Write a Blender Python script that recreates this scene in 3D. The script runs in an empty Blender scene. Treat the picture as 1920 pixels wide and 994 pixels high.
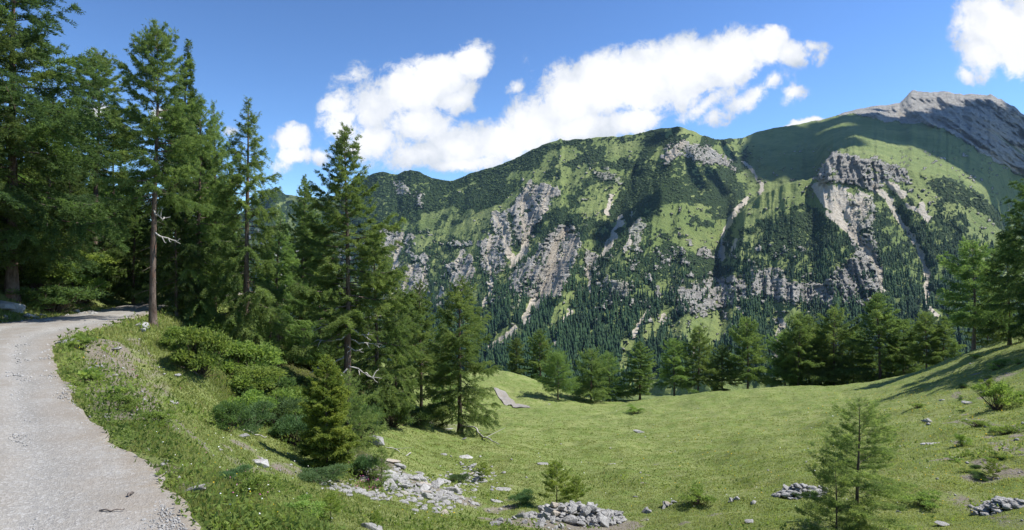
import bpy, math
import numpy as np
from mathutils import Vector
R_ = math.radians
S = bpy.context.scene
COL = S.collection
# ---------------------------------------------------------------- camera, sky, sun, exposure
FPX, CX, CY, CAMZ = 1144.0, 960.0, 497.0, 2.0          # focal length and centre in photo pixels, eye height in metres
cam_d = bpy.data.cameras.new('camera'); cam = bpy.data.objects.new('camera', cam_d); COL.objects.link(cam)
cam_d.sensor_fit = 'HORIZONTAL'; cam_d.sensor_width = 36.0; cam_d.lens = 36.0*FPX/1920
cam_d.clip_start = 0.1; cam_d.clip_end = 30000
cam.location = (0, 0, CAMZ); cam.rotation_euler = (R_(90), 0, 0)
S.camera = cam
SUN_EL, SUN_AZ = 54.0, 84.0                             # azimuth from +Y (straight ahead) towards +X (right)
sd = Vector((math.cos(R_(SUN_EL))*math.sin(R_(SUN_AZ)), math.cos(R_(SUN_EL))*math.cos(R_(SUN_AZ)), math.sin(R_(SUN_EL))))
sun_d = bpy.data.lights.new('sun', 'SUN'); sun_d.energy = 5.0; sun_d.angle = R_(0.5); sun_d.color = (1.0, 0.965, 0.90)
sun = bpy.data.objects.new('sun', sun_d); COL.objects.link(sun)
sun.rotation_euler = sd.to_track_quat('Z', 'Y').to_euler()
sun.location = (0, 0, 50)
S.view_settings.view_transform = 'Standard'; S.view_settings.look = 'None'
S.view_settings.exposure = 0.6; S.view_settings.gamma = 1.0; S.view_settings.use_curve_mapping = False
S.cycles.max_bounces = 6; S.cycles.diffuse_bounces = 3; S.cycles.transmission_bounces = 3; S.cycles.glossy_bounces = 1
S.cycles.volume_bounces = 0

class NT:
    """tiny helper to write node trees"""
    def __init__(s, tree): s.t = tree; s.n = tree.nodes; s.l = tree.links
    def node(s, typ, **kw):
        n = s.n.new(typ)
        for k, v in kw.items():
            if k.startswith('in_'): n.inputs[k[3:].replace('_', ' ')].default_value = v
            else: setattr(n, k, v)
        return n
    def put(s, sock, v):
        if isinstance(v, bpy.types.NodeSocket): s.l.new(v, sock)
        elif v is not None: sock.default_value = v
    def math(s, op, a, b=None, c=None, clamp=False):
        n = s.n.new('ShaderNodeMath'); n.operation = op; n.use_clamp = clamp
        s.put(n.inputs[0], a); s.put(n.inputs[1], b); s.put(n.inputs[2], c)
        return n.outputs[0]
    def mix(s, f, a, b, typ='MIX'):
        n = s.n.new('ShaderNodeMix'); n.data_type = 'RGBA'; n.blend_type = typ; n.clamp_factor = True
        s.put(n.inputs[0], f)
        s.put(n.inputs[6], a if isinstance(a, bpy.types.NodeSocket) else (*a, 1)[:4])
        s.put(n.inputs[7], b if isinstance(b, bpy.types.NodeSocket) else (*b, 1)[:4])
        return n.outputs[2]
    def mapr(s, v, a, b, c=0.0, d=1.0, smooth=False):
        n = s.n.new('ShaderNodeMapRange'); n.clamp = True
        if smooth: n.interpolation_type = 'SMOOTHSTEP'
        s.put(n.inputs[0], v); n.inputs[1].default_value = a; n.inputs[2].default_value = b
        n.inputs[3].default_value = c; n.inputs[4].default_value = d
        return n.outputs[0]
    def noise(s, vec, scale, detail=4, rough=0.55, dist=0.0, out=0):
        n = s.n.new('ShaderNodeTexNoise'); s.put(n.inputs['Vector'], vec)
        n.inputs['Scale'].default_value = scale; n.inputs['Detail'].default_value = detail
        n.inputs['Roughness'].default_value = rough; n.inputs['Distortion'].default_value = dist
        return n.outputs[out]

def build_world():
    w = bpy.data.worlds.new('World'); S.world = w; w.use_nodes = True
    t = NT(w.node_tree); t.n.clear()
    out = t.node('ShaderNodeOutputWorld'); bg = t.node('ShaderNodeBackground')
    sky = t.node('ShaderNodeTexSky'); sky.sky_type = 'NISHITA'; sky.sun_disc = False
    sky.sun_elevation = R_(SUN_EL); sky.sun_rotation = R_(SUN_AZ)
    sky.altitude = 1600; sky.air_density = 1.0; sky.dust_density = 0.35; sky.ozone_density = 2.5
    tc = t.node('ShaderNodeTexCoord').outputs['Generated']
    sep = t.node('ShaderNodeSeparateXYZ'); t.l.new(tc, sep.inputs[0])
    X, Y, Z = sep.outputs
    # slopes of the view direction: u = east/north, v = up/north
    Yc = t.math('MAXIMUM', Y, 0.05)
    u = t.math('DIVIDE', X, Yc); v = t.math('DIVIDE', Z, Yc)
    comb = t.node('ShaderNodeCombineXYZ'); t.l.new(u, comb.inputs[0]); t.l.new(v, comb.inputs[1])
    P = comb.outputs[0]
    # billowing puffs of each cloud: (centre px, centre py, radius x, radius y, tilt, weight)
    PUFFS = [
        # left cloud
        (655,140,44,24,-25,.6),(640,200,34,40,0,.75),(700,195,60,60,-10,.95),(760,170,70,60,-20,1.1),(820,145,65,50,-20,1.15),(880,120,48,36,-30,1.2),
        (700,270,80,45,0,.8),(780,240,80,45,0,1.0),(650,240,45,60,0,.75),(860,185,45,30,-30,.85),
        # small left
        (550,265,42,28,-20,1.0),(545,295,38,22,0,1.0),(600,300,30,18,0,.65),(520,310,30,22,0,.6),
        # centre-right big cloud
        (790,295,80,32,0,.95),(860,280,85,50,0,1.05),(940,270,75,55,-8,1.1),(1010,235,60,65,-20,1.15),(1060,185,60,75,0,1.25),(1130,160,80,65,-10,1.3),
        (1200,150,95,70,-10,1.35),(1290,130,95,66,-10,1.35),(1370,110,85,55,-10,1.35),(1430,95,60,42,-15,1.25),(1480,105,50,30,10,.95),(1080,240,90,40,0,1.1),
        (1180,225,80,35,-10,1.1),(1525,92,34,14,20,.5),(1330,195,60,26,-30,.72),(1345,222,34,24,-20,.7),(1405,188,60,22,-25,.72),(1490,178,36,22,-25,.85),(1450,160,50,22,-30,.62),
        (870,310,110,22,0,.9),(1540,112,12,30,0,.42),
        # small behind ridge
        (1505,234,48,8,-8,1.0),(965,165,20,20,0,.5),(992,130,18,34,0,.3),
        # top right
        (1890,60,95,62,10,1.3),(1850,90,60,55,20,1.0),(1920,100,60,50,0,1.1),(1845,15,55,25,0,.95),(1810,135,24,20,0,.55),(1960,40,110,90,0,1.3),
        # seen through the trees on the left
        (180,205,30,16,0,1.0),(300,215,26,16,0,.9),(350,300,60,26,0,.8),(440,240,22,10,0,.5),
    ]
    wn = t.noise(P, 7.0, 7, 0.62, 0.0, 1)
    wv = t.n.new('ShaderNodeVectorMath'); wv.operation = 'MULTIPLY_ADD'
    t.l.new(wn, wv.inputs[0]); wv.inputs[1].default_value = (0.075, 0.06, 0); 
    off = t.n.new('ShaderNodeVectorMath'); off.operation = 'SUBTRACT'; t.l.new(P, off.inputs[0]); off.inputs[1].default_value = (0.0375, 0.03, 0)
    t.l.new(off.outputs[0], wv.inputs[2])
    Pw = wv.outputs[0]
    dens = None
    for (px, py, rx, ry, tilt, wt) in PUFFS:
        m = t.n.new('ShaderNodeMapping'); m.vector_type = 'TEXTURE'
        t.l.new(Pw, m.inputs['Vector'])
        m.inputs['Location'].default_value = ((px-CX)/FPX, (CY-py)/FPX, 0)
        m.inputs['Rotation'].default_value = (0, 0, R_(-tilt))
        m.inputs['Scale'].default_value = (rx*1.25/FPX, ry*1.25/FPX, 1)
        ln = t.n.new('ShaderNodeVectorMath'); ln.operation = 'LENGTH'; t.l.new(m.outputs[0], ln.inputs[0])
        d = t.math('SUBTRACT', 1.0, ln.outputs['Value'])
        d = t.math('MULTIPLY', d, wt*1.15)
        if dens is None: dens = t.math('MAXIMUM', d, 0.0)
        else: dens = t.math('SMOOTH_MAX', dens, d, 0.12)
    fb = t.noise(P, 13.0, 10, 0.66, 0.3)
    dens2 = t.math('MULTIPLY_ADD', t.mapr(dens, 0.0, 0.22), t.math('ADD', t.math('MULTIPLY', t.math('SUBTRACT', fb, 0.5), 1.8), t.math('MULTIPLY', t.math('SUBTRACT', t.noise(P, 48.0, 6, 0.7, 0.6), 0.5), 0.9)), dens)
    alpha = t.mapr(dens2, 0.10, 0.62, 0, 1, True)
    # soft inner modelling: thicker parts brighter, thin undersides faintly grey-blue
    n2 = t.noise(P, 8.0, 8, 0.62)
    core = t.mapr(t.math('ADD', dens, t.math('MULTIPLY', t.math('SUBTRACT', n2, 0.5), 3.4)), -0.1, 0.85)
    ccol = t.mix(core, (2.9, 3.2, 3.6), (5.1, 5.1, 5.2))
    # only towards the ridge side of the sky; elsewhere loose scattered clouds
    up = t.math('MULTIPLY', alpha, t.mapr(Y, 0.05, 0.15))
    sc_ = t.mix(1.0, sky.outputs[0], (0.197, 0.197, 0.197), 'MULTIPLY')   # deeper, more saturated mountain sky
    gm = t.node('ShaderNodeGamma'); t.l.new(sc_, gm.inputs[0]); gm.inputs[1].default_value = 1.42
    skyc = t.mix(1.0, gm.outputs[0], (4.3, 4.65, 4.75), 'MULTIPLY')
    col = t.mix(up, skyc, ccol)
    t.l.new(col, bg.inputs[0]); bg.inputs[1].default_value = 0.14
    t.l.new(bg.outputs[0], out.inputs[0])
    w.cycles.sampling_method = 'MANUAL'; w.cycles.sample_map_resolution = 512
build_world()

# ---------------------------------------------------------------- numeric helpers
rng = np.random.default_rng(7)
def vnoise(x, y, seed=0):
    x = np.asarray(x, float); y = np.asarray(y, float)
    xi = np.floor(x).astype(np.int64); yi = np.floor(y).astype(np.int64)
    fx = x-xi; fy = y-yi; fx = fx*fx*fx*(fx*(6*fx-15)+10); fy = fy*fy*fy*(fy*(6*fy-15)+10)
    def h(a, b):
        n = (a*374761393 + b*668265263 + seed*1442695041) & 0x7fffffff
        n = ((n ^ (n >> 13))*1274126177) & 0x7fffffff
        return ((n ^ (n >> 16)) & 0xffff)/65535.0
    return (h(xi,yi)*(1-fx)+h(xi+1,yi)*fx)*(1-fy)+(h(xi,yi+1)*(1-fx)+h(xi+1,yi+1)*fx)*fy
def fbm(x, y, oct=4, seed=0, g=0.5):
    s = 0; a = 1; tot = 0
    for i in range(oct):
        s = s + a*vnoise(x*2**i+13.7*i, y*2**i-7.3*i, seed+i*17); tot += a; a *= g
    return s/tot-0.5                                     # about -0.5..0.5
def ridged(x, y, oct=4, seed=0):
    s = 0; a = 1; tot = 0
    for i in range(oct):
        s = s + a*(1-np.abs(2*vnoise(x*2**i+5.1*i, y*2**i+9.2*i, seed+i*31)-1)); tot += a; a *= 0.5
    return s/tot
def sstep(a, b, x):
    t = np.clip((x-a)/(b-a), 0, 1); return t*t*(3-2*t)
def lerp(a, b, t): return a+(b-a)*t
def seg_dist(x, y, pts, closed=False):
    """distance to a polyline, and for closed ones inside as negative"""
    P = np.asarray(pts, float); n = len(P); d = np.full(np.shape(x), 1e18); ins = np.zeros(np.shape(x), bool)
    for i in range(n if closed else n-1):
        ax, ay = P[i]; bx, by = P[(i+1) % n]
        ex, ey = bx-ax, by-ay; wx, wy = x-ax, y-ay
        t = np.clip((wx*ex+wy*ey)/(ex*ex+ey*ey+1e-12), 0, 1)
        d = np.minimum(d, (wx-ex*t)**2+(wy-ey*t)**2)
        if closed:
            c = ((ay <= y) & (by > y)) | ((by <= y) & (ay > y))
            xx = ax+(y-ay)/(by-ay+1e-12)*ex
            ins ^= c & (x < xx)
    d = np.sqrt(d)
    return np.where(ins, -d, d) if closed else d

# ---------------------------------------------------------------- mesh helpers
def mesh_np(name, V, F, mats, attrs=None, smooth=False, matidx=None):
    V = np.asarray(V, np.float32); F = np.asarray(F, np.int32); k = F.shape[1]
    me = bpy.data.meshes.new(name)
    me.vertices.add(len(V)); me.vertices.foreach_set('co', V.ravel())
    me.loops.add(F.size); me.loops.foreach_set('vertex_index', F.ravel())
    me.polygons.add(len(F)); me.polygons.foreach_set('loop_start', np.arange(0, F.size, k, dtype=np.int32))
    if smooth: me.polygons.foreach_set('use_smooth', np.ones(len(F), bool))
    for m in (mats if isinstance(mats, (list, tuple)) else [mats]): me.materials.append(m)
    if matidx is not None: me.polygons.foreach_set('material_index', np.asarray(matidx, np.int32))
    for an, av in (attrs or {}).items():
        av = np.asarray(av, np.float32)
        if av.ndim == 1:
            a = me.attributes.new(an, 'FLOAT', 'POINT'); a.data.foreach_set('value', av)
        else:
            a = me.attributes.new(an, 'FLOAT_COLOR', 'POINT')
            a.data.foreach_set('color', np.concatenate([av, np.ones((len(av), 1), np.float32)], 1).ravel() if av.shape[1] == 3 else av.ravel())
    me.update(calc_edges=True); me.validate()
    return me
def link(name, me, parent=None):
    o = bpy.data.objects.new(name, me); COL.objects.link(o)
    if parent is not None: o.parent = parent
    return o
def tag(o, label=None, cat=None, group=None, kind=None):
    if label: o['label'] = label
    if cat: o['category'] = cat
    if group: o['group'] = group
    if kind: o['kind'] = kind
    return o
def grid_faces(nr, nc):
    i = np.arange((nr-1)*(nc-1)); r = i//(nc-1); c = i % (nc-1); a = r*nc+c
    return np.stack([a, a+1, a+nc+1, a+nc], 1)
def merge(parts):
    """list of (V,F,tint) -> one"""
    V, F, T, o = [], [], [], 0
    for v, f, tt in parts:
        V.append(v); F.append(f+o); T.append(np.broadcast_to(tt, (len(v),))); o += len(v)
    return np.concatenate(V), np.concatenate(F), np.concatenate(T)

# ---------------------------------------------------------------- materials
def new_mat(name, rough=0.9, spec=0.2):
    m = bpy.data.materials.new(name); m.use_nodes = True; t = NT(m.node_tree); t.n.clear()
    out = t.node('ShaderNodeOutputMaterial'); b = t.node('ShaderNodeBsdfPrincipled')
    b.inputs['Roughness'].default_value = rough; b.inputs['Specular IOR Level'].default_value = spec
    t.l.new(b.outputs[0], out.inputs[0])
    return m, t, b, out
def attr(t, name, fac=True):
    n = t.node('ShaderNodeAttribute'); n.attribute_name = name
    return n.outputs['Fac'] if fac else n.outputs['Color']
def pos(t): return t.node('ShaderNodeNewGeometry').outputs['Position']
def objco(t): return t.node('ShaderNodeTexCoord').outputs['Object']
def bump(t, b, h, strength, dist):
    n = t.node('ShaderNodeBump'); n.inputs['Strength'].default_value = strength; n.inputs['Distance'].default_value = dist
    t.l.new(h, n.inputs['Height']); t.l.new(n.outputs[0], b.inputs['Normal'])
def leaf_mat(name, dark, mid, light, trans=0.45, dry=None):
    m, t, b, out = new_mat(name, 0.75, 0.15)
    f = attr(t, 'tint')
    oi = t.node('ShaderNodeObjectInfo').outputs['Random']
    c = t.mix(t.mapr(f, 0, 0.5), dark, mid); c = t.mix(t.mapr(f, 0.5, 1.0), c, light)
    if dry: c = t.mix(t.mapr(f, 1.01, 1.3), c, dry)
    hs = t.node('ShaderNodeHueSaturation'); t.l.new(c, hs.inputs['Color'])
    t.l.new(t.mapr(oi, 0, 1, 0.488, 0.512), hs.inputs['Hue']); t.l.new(t.mapr(oi, 0, 1, 0.85, 1.15), hs.inputs['Value'])
    c = hs.outputs[0]
    t.l.new(c, b.inputs['Base Color'])
    tr = t.node('ShaderNodeBsdfTranslucent')
    t.l.new(t.mix(1.0, c, (1.35, 1.35, 0.9), 'MULTIPLY'), tr.inputs['Color'])
    mx = t.node('ShaderNodeMixShader'); mx.inputs[0].default_value = trans
    t.l.new(b.outputs[0], mx.inputs[1]); t.l.new(tr.outputs[0], mx.inputs[2]); t.l.new(mx.outputs[0], out.inputs[0])
    return m
# ---------------------------------------------------------------- near terrain: heights from sight lines (photo px, photo py, metres ahead)
def unproj(px, py, Y): return ((px-CX)/FPX*Y, Y, CAMZ+(CY-py)/FPX*Y)
ROAD_R = np.array([(0.2,0.0),(-0.9,2.4),(-1.62,3.79),(-2.45,4.6),(-3.17,5.4),(-4.56,6.87),(-5.95,8.4),(-8.5,11.3),(-10.6,14.0),(-11.9,15.8),(-12.6,17.5),(-13.0,19.4),(-13.9,22.2),(-14.9,25.1),(-15.9,27.6),(-17.2,31.3),(-18.2,36),(-18.5,42)])
ROAD_L = np.array([(-5.5,-1.5),(-6.0,1.0),(-6.6,3.0),(-7.2,5.0),(-8.0,6.6),(-9.3,8.6),(-10.9,10.7),(-13.4,13.8),(-15.6,16.6),(-16.7,18.6),(-17.3,20.4),(-17.3,22.4),(-17.8,26.0),(-18.9,29.8),(-19.8,33.0),(-20.8,36.0),(-21.8,40),(-22.0,46)])
ROAD_POLY = np.concatenate([ROAD_R, ROAD_L[::-1]])
ctrl = [(300,650,24),(250,690,16.5),(400,700,18.5),(425,764,17.1*1.05),(350,800,11.2),(300,860,8.2),(480,870,12.2),(420,960,7.6),(560,940,10.3),(675,860,18.6),(767,985,10.6),
 (862,912,22),(900,965,16),(1060,994,14.6),(1060,945,18.3),(1000,870,28),(870,812,37),(800,795,41),(950,800,46),(1000,768,62),(650,780,28),(600,740,28),(500,700,28),(700,760,37),(400,650,31),(500,650,46),(300,600,36),
 (1300,850,32),(1300,800,45),(1300,762,62),(1300,745,82),(1200,750,80),(1150,754,78),(1440,738,82),(1300,994,14.2),(1300,920,20.5),
 (1600,994,12.2),(1900,994,10.6),(1900,900,15.2),(1920,800,22.5),(1920,720,35),(1920,655,50),(1920,628,60),(1750,994,11.5),(1750,850,20.5),(1750,750,40),(1700,708,70),
 (1600,900,17.5),(1600,800,33),(1600,742,60),(1600,724,76),(1500,735,82),
 (955,768,64),(1050,765,68),(1110,757,76),(930,745,72),(930,692,88),(1050,731,86),(1110,752,88),(800,690,80),(700,690,70),(870,700,85),(600,660,60),
 (450,620,45),(1780,675,66),(1850,650,62),(980,706,88)]
C = [unproj(*c) for c in ctrl]
C += [(x, y, 0.0) for x, y in ROAD_R[1:]] + [(x, y, 0.0) for x, y in ROAD_L[1:]]
C += [(0.6,1.6,-0.35),(0.3,4.6,-0.95),(3.0,3.0,-1.3),(6.0,5.0,-2.0),(12,8,-1.6),(20,14,-1.0),(38,28,0.5),(60,40,3.0),(5,0.5,-1.6),(16,2,-0.6),
      (-19.5,19.5,1.6),(-24,22,4.0),(-22,28,3.0),(-26,34,5.0),(-36,40,9),(-24,42,2.4),(-12,9,1.6-1.6),(-13.5,9.0,1.5),(-20,12,4.5),(-10,4,1.2),(-20,4,6),(-50,30,12),(-30,60,2),(-45,80,0),(-75,60,9)]
for (px, Y, z) in [(300,110,-10),(600,110,-22),(900,115,-30),(1100,115,-36),(1300,115,-38),(1500,112,-36),(1700,105,-30),(1900,100,-18),(2200,100,-6)]:
    C.append(((px-CX)/FPX*Y, Y, z))
for Y, z in [(160,-66),(230,-108),(320,-150),(430,-185)]:
    for px in (0, 500, 1000, 1500, 2000): C.append(((px-CX)/FPX*Y, Y, z+(8 if px >= 1900 else 0)))
C = np.array(C)
cr = np.hypot(C[:,0], C[:,1]); cu = np.arctan2(C[:,0], C[:,1])*1.6; cv = np.log(cr)*0.8; cw = C[:,2]/cr
def _phi(d2): return 0.5*d2*np.log(d2+1e-9)
K = _phi((cu[:,None]-cu)**2+(cv[:,None]-cv)**2) + np.eye(len(cu))*2e-3
Pm = np.stack([np.ones(len(cu)), cu, cv], 1)
A = np.block([[K, Pm], [Pm.T, np.zeros((3,3))]])
sol = np.linalg.solve(A, np.concatenate([cw, np.zeros(3)]))
def height(x, y, detail=True):
    x = np.asarray(x, float); y = np.asarray(y, float); shp = np.broadcast(x, y).shape
    x = np.broadcast_to(x, shp).ravel(); y = np.broadcast_to(y, shp).ravel()
    r = np.maximum(np.hypot(x, y), 0.8); u = np.arctan2(x, y)*1.6; v = np.log(r)*0.8
    w = sol[-3]+sol[-2]*u+sol[-1]*v
    for s0 in range(0, len(u), 40000):
        sl = slice(s0, s0+40000)
        w[sl] += _phi((u[sl,None]-cu)**2+(v[sl,None]-cv)**2) @ sol[:-3]
    z = w*r
    if detail:
        k = np.clip(r/14, 0.12, 1.5)
        z = z + fbm(x*0.35, y*0.35, 4, 3)*0.55*k + fbm(x*1.7, y*1.7, 3, 9)*0.10
    near = r < 60
    d = np.full(len(x), 50.0)
    if near.any(): d[near] = seg_dist(x[near], y[near], ROAD_POLY, True)
    f = sstep(0.0, 2.2, d)
    z = np.where(d < 2.2, lerp(0.0, z, f), z)
    return z.reshape(shp)
_Yg = np.exp(np.linspace(np.log(2.5), np.log(130), 700))
def ground_at(px, py):
    """first point of the near ground along the sight line"""
    zt = height((px-CX)/FPX*_Yg, _Yg); zr = CAMZ+(CY-py)/FPX*_Yg
    i = np.argmax(zr <= zt)
    if zr[i] > zt[i]: i = len(_Yg)-1
    if i > 0:
        a = zr[i-1]-zt[i-1]; b = zr[i]-zt[i]; k = a/(a-b+1e-9); Y = _Yg[i-1]+(_Yg[i]-_Yg[i-1])*k
    else: Y = _Yg[0]
    x = (px-CX)/FPX*Y
    return float(x), float(Y), float(height(x, Y))

# ground colours
m, t, b, _ = new_mat('meadow_soil', 0.95, 0.1)
p = pos(t); cam_n = t.noise(p, 0.16, 5, 0.6); fine = t.noise(p, 3.2, 6, 0.7); mid = t.noise(p, 0.9, 5, 0.65)
g = t.mix(t.mapr(cam_n, 0.35, 0.65), (0.172, 0.208, 0.068), (0.235, 0.258, 0.098))
g = t.mix(t.mapr(mid, 0.42, 0.62, 0, 0.75), g, (0.115, 0.175, 0.036))
g = t.mix(t.mapr(fine, 0.5, 0.75, 0, 0.7), g, (0.26, 0.30, 0.12))
g = t.mix(t.mapr(fine, 0.25, 0.42, 0.75, 0), g, (0.105, 0.15, 0.036))
dirt = attr(t, 'dirt')
dn = t.mapr(t.math('ADD', t.math('MULTIPLY', dirt, 1.0), t.math('MULTIPLY', t.math('SUBTRACT', t.noise(p, 2.1, 6, 0.7), 0.5), 1.5)), 0.45, 0.75)
dc = t.mix(fine, (0.11, 0.085, 0.055), (0.34, 0.31, 0.26))
g = t.mix(dn, g, dc)
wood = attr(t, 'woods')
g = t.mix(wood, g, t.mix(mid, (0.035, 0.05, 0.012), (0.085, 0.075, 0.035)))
t.l.new(g, b.inputs['Base Color'])
bump(t, b, t.math('ADD', t.noise(p, 6, 8, 0.75), t.math('MULTIPLY', mid, 1.5)), 1.0, 0.10)
MAT_GROUND = m

def dirt_mask(x, y):
    d = np.zeros(np.shape(x))
    for pts, w, a in DIRT:
        q = seg_dist(x, y, pts); d = np.maximum(d, a*(1-sstep(w*0.3, w, q)))
    return d
def gp(px, py): return ground_at(px, py)[:2]
DIRT = []
def line(pix, w, a): DIRT.append(([gp(*q) for q in pix], w, a))
line([(205,645),(212,690),(235,735),(262,775)], 0.9, .95)
line([(255,640),(290,700),(320,760)], 0.6, .6)
line([(540,880),(640,905),(720,935)], 0.6, .65)
line([(450,870),(520,890)], .6, .6)
line([(690,860),(760,900),(850,930)], 1.6, .8)
line([(930,975),(1000,985),(1170,985)], .8, .9)
line([(860,800),(790,792)], 2.0, .55)
line([(1840,720),(1900,700)], 1.0, .7); line([(1800,790),(1900,810)], .7, .65); line([(1790,930),(1860,960),(1900,980)], .5, .6)
line([(1830,650),(1760,730),(1720,800),(1740,900)], .8, .28); line([(1870,830),(1915,850)], .5, .7)
line([(920,960),(960,950)], .5, .8); line([(0,600),(60,600)], .8, .7)

for i in range(26): DIRT.append(([gp(rng.uniform(1770, 1918), rng.uniform(680, 900))]*2, rng.uniform(.25, .7), .85))
for i in range(22): DIRT.append(([gp(rng.uniform(950, 1700), rng.uniform(790, 985))]*2, rng.uniform(.12, .4), .7))
for i in range(14): DIRT.append(([gp(rng.uniform(200, 560), rng.uniform(680, 930))]*2, rng.uniform(.2, .5), .75))
TH = np.concatenate([np.linspace(-1.45, -0.80, 60, False), np.linspace(-0.80, 0.80, 640), np.linspace(0.80, 1.45, 60)[1:]])
RR = np.exp(np.linspace(np.log(0.9), np.log(440), 520))
rr, th = np.meshgrid(RR, TH, indexing='ij')
gx, gy = rr*np.sin(th), rr*np.cos(th); gz = height(gx, gy)
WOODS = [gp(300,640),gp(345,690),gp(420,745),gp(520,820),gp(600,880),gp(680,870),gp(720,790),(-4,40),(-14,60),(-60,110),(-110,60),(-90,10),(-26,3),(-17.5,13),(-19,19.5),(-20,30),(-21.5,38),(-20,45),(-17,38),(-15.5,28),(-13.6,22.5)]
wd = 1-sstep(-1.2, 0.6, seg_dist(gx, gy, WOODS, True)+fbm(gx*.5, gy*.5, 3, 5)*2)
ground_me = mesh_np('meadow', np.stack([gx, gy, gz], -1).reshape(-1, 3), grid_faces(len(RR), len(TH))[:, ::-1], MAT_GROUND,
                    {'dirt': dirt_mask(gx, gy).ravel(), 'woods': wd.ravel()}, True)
tag(link('meadow', ground_me), kind='structure')

# gravel road
m, t, b, _ = new_mat('road_gravel', 0.9, 0.2)
p = pos(t); vo = t.node('ShaderNodeTexVoronoi'); t.l.new(p, vo.inputs['Vector']); vo.inputs['Scale'].default_value = 42
vo2 = t.node('ShaderNodeTexVoronoi'); t.l.new(p, vo2.inputs['Vector']); vo2.inputs['Scale'].default_value = 75
big = t.noise(p, 0.55, 5, 0.6); fn = t.noise(p, 9, 7, 0.75)
sx = t.node('ShaderNodeSeparateColor'); t.l.new(vo.outputs['Color'], sx.inputs[0])
c = t.mix(t.mapr(big, 0.35, 0.65), (0.25, 0.24, 0.22), (0.305, 0.29, 0.265))
c = t.mix(t.mapr(sx.outputs[0], 0.6, 1.0, 0, 0.6), c, (0.44, 0.435, 0.42))
c = t.mix(t.mapr(sx.outputs[1], 0.65, 1.0, 0, 0.7), c, (0.19, 0.185, 0.18))
c = t.mix(t.mapr(fn, 0.45, 0.75, 0, 0.55), c, (0.28, 0.255, 0.22))
e = attr(t, 'edge')
c = t.mix(t.math('MULTIPLY', e, t.mapr(fn, 0.35, 0.6)), c, (0.22, 0.18, 0.13))
rt = t.math('MULTIPLY', t.math('SUBTRACT', 1.0, attr(t, 'rut')), t.mapr(t.noise(p, 1.3, 6, .7), .35, .65))
c = t.mix(t.math('MULTIPLY', rt, 0.8), c, (0.22, 0.19, 0.155))
t.l.new(c, b.inputs['Base Color'])
bump(t, b, t.math('ADD', t.math('MULTIPLY', vo.outputs['Distance'], 0.8), t.math('ADD', vo2.outputs['Distance'], fn)), 0.4, 0.015)
MAT_ROAD = m
def resample(P, n):
    d = np.concatenate([[0], np.cumsum(np.hypot(*np.diff(P, axis=0).T))]); s = np.linspace(0, d[-1], n)
    return np.stack([np.interp(s, d, P[:,0]), np.interp(s, d, P[:,1])], 1)
def smooth_line(P, n, k=9):
    Q = resample(P, n); W = np.ones(k)/k
    Z = np.stack([np.convolve(np.pad(Q[:,i], k//2, 'edge'), W, 'valid') for i in (0, 1)], 1); Z[0] = Q[0]; Z[-1] = Q[-1]; return Z
nL, nW = 420, 60
Rr, Ll = smooth_line(ROAD_R, nL, 15), smooth_line(ROAD_L, nL, 15)
wgt = np.linspace(0, 1, nW)
jit = fbm(np.arange(nL)*0.09, np.zeros(nL), 6, 77, .7)*0.6-.15
jit2 = fbm(np.arange(nL)*0.13, np.ones(nL)*9, 4, 78)*0.6
dirv = (Ll-Rr)/np.linalg.norm(Ll-Rr, axis=1)[:, None]
Rr2 = Rr+dirv*jit[:, None]; Ll2 = Ll+dirv*jit2[:, None]
rp = Rr2[:, None]*(1-wgt)[None, :, None]+Ll2[:, None]*wgt[None, :, None]
rz = 0.035+0.05*np.sin(np.pi*wgt)[None]**0.7+fbm(rp[..., 0]*1.2, rp[..., 1]*1.2, 3, 4)*0.05-0.03*np.exp(-((wgt-0.28)/0.07)**2)[None]-0.03*np.exp(-((wgt-0.72)/0.07)**2)[None]
rz[:, 0] = -0.08; rz[:, -1] = -0.08
edge = np.clip(1-np.minimum(wgt, 1-wgt)/0.12, 0, 1)
road_me = mesh_np('gravel_road', np.concatenate([rp, rz[..., None]], -1).reshape(-1, 3), grid_faces(nL, nW), MAT_ROAD, {'edge': np.broadcast_to(edge, (nL, nW)).ravel(), 'rut': np.broadcast_to(np.exp(-((wgt-.27)/.085)**2)+np.exp(-((wgt-.70)/.085)**2), (nL, nW)).ravel()}, True)
tag(link('gravel_road', road_me), kind='structure')
# short stretch of track on the far edge of the meadow
tp = np.array([gp(925,728), gp(962,765)]); tq = np.array([gp(946,734), gp(995,766)])
n1, n2 = 60, 24
a_, b_ = resample(tp, n1), resample(tq, n1); w2 = np.linspace(0, 1, n2)
q = a_[:, None]*(1-w2)[None, :, None]+b_[:, None]*w2[None, :, None]
qz = height(q[..., 0], q[..., 1])+0.10
track = mesh_np('gravel_track', np.concatenate([q, qz[..., None]], -1).reshape(-1, 3), grid_faces(n1, n2), MAT_ROAD, {'edge': np.zeros(n1*n2)}, True)
tag(link('gravel_track', track), kind='structure')
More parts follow.
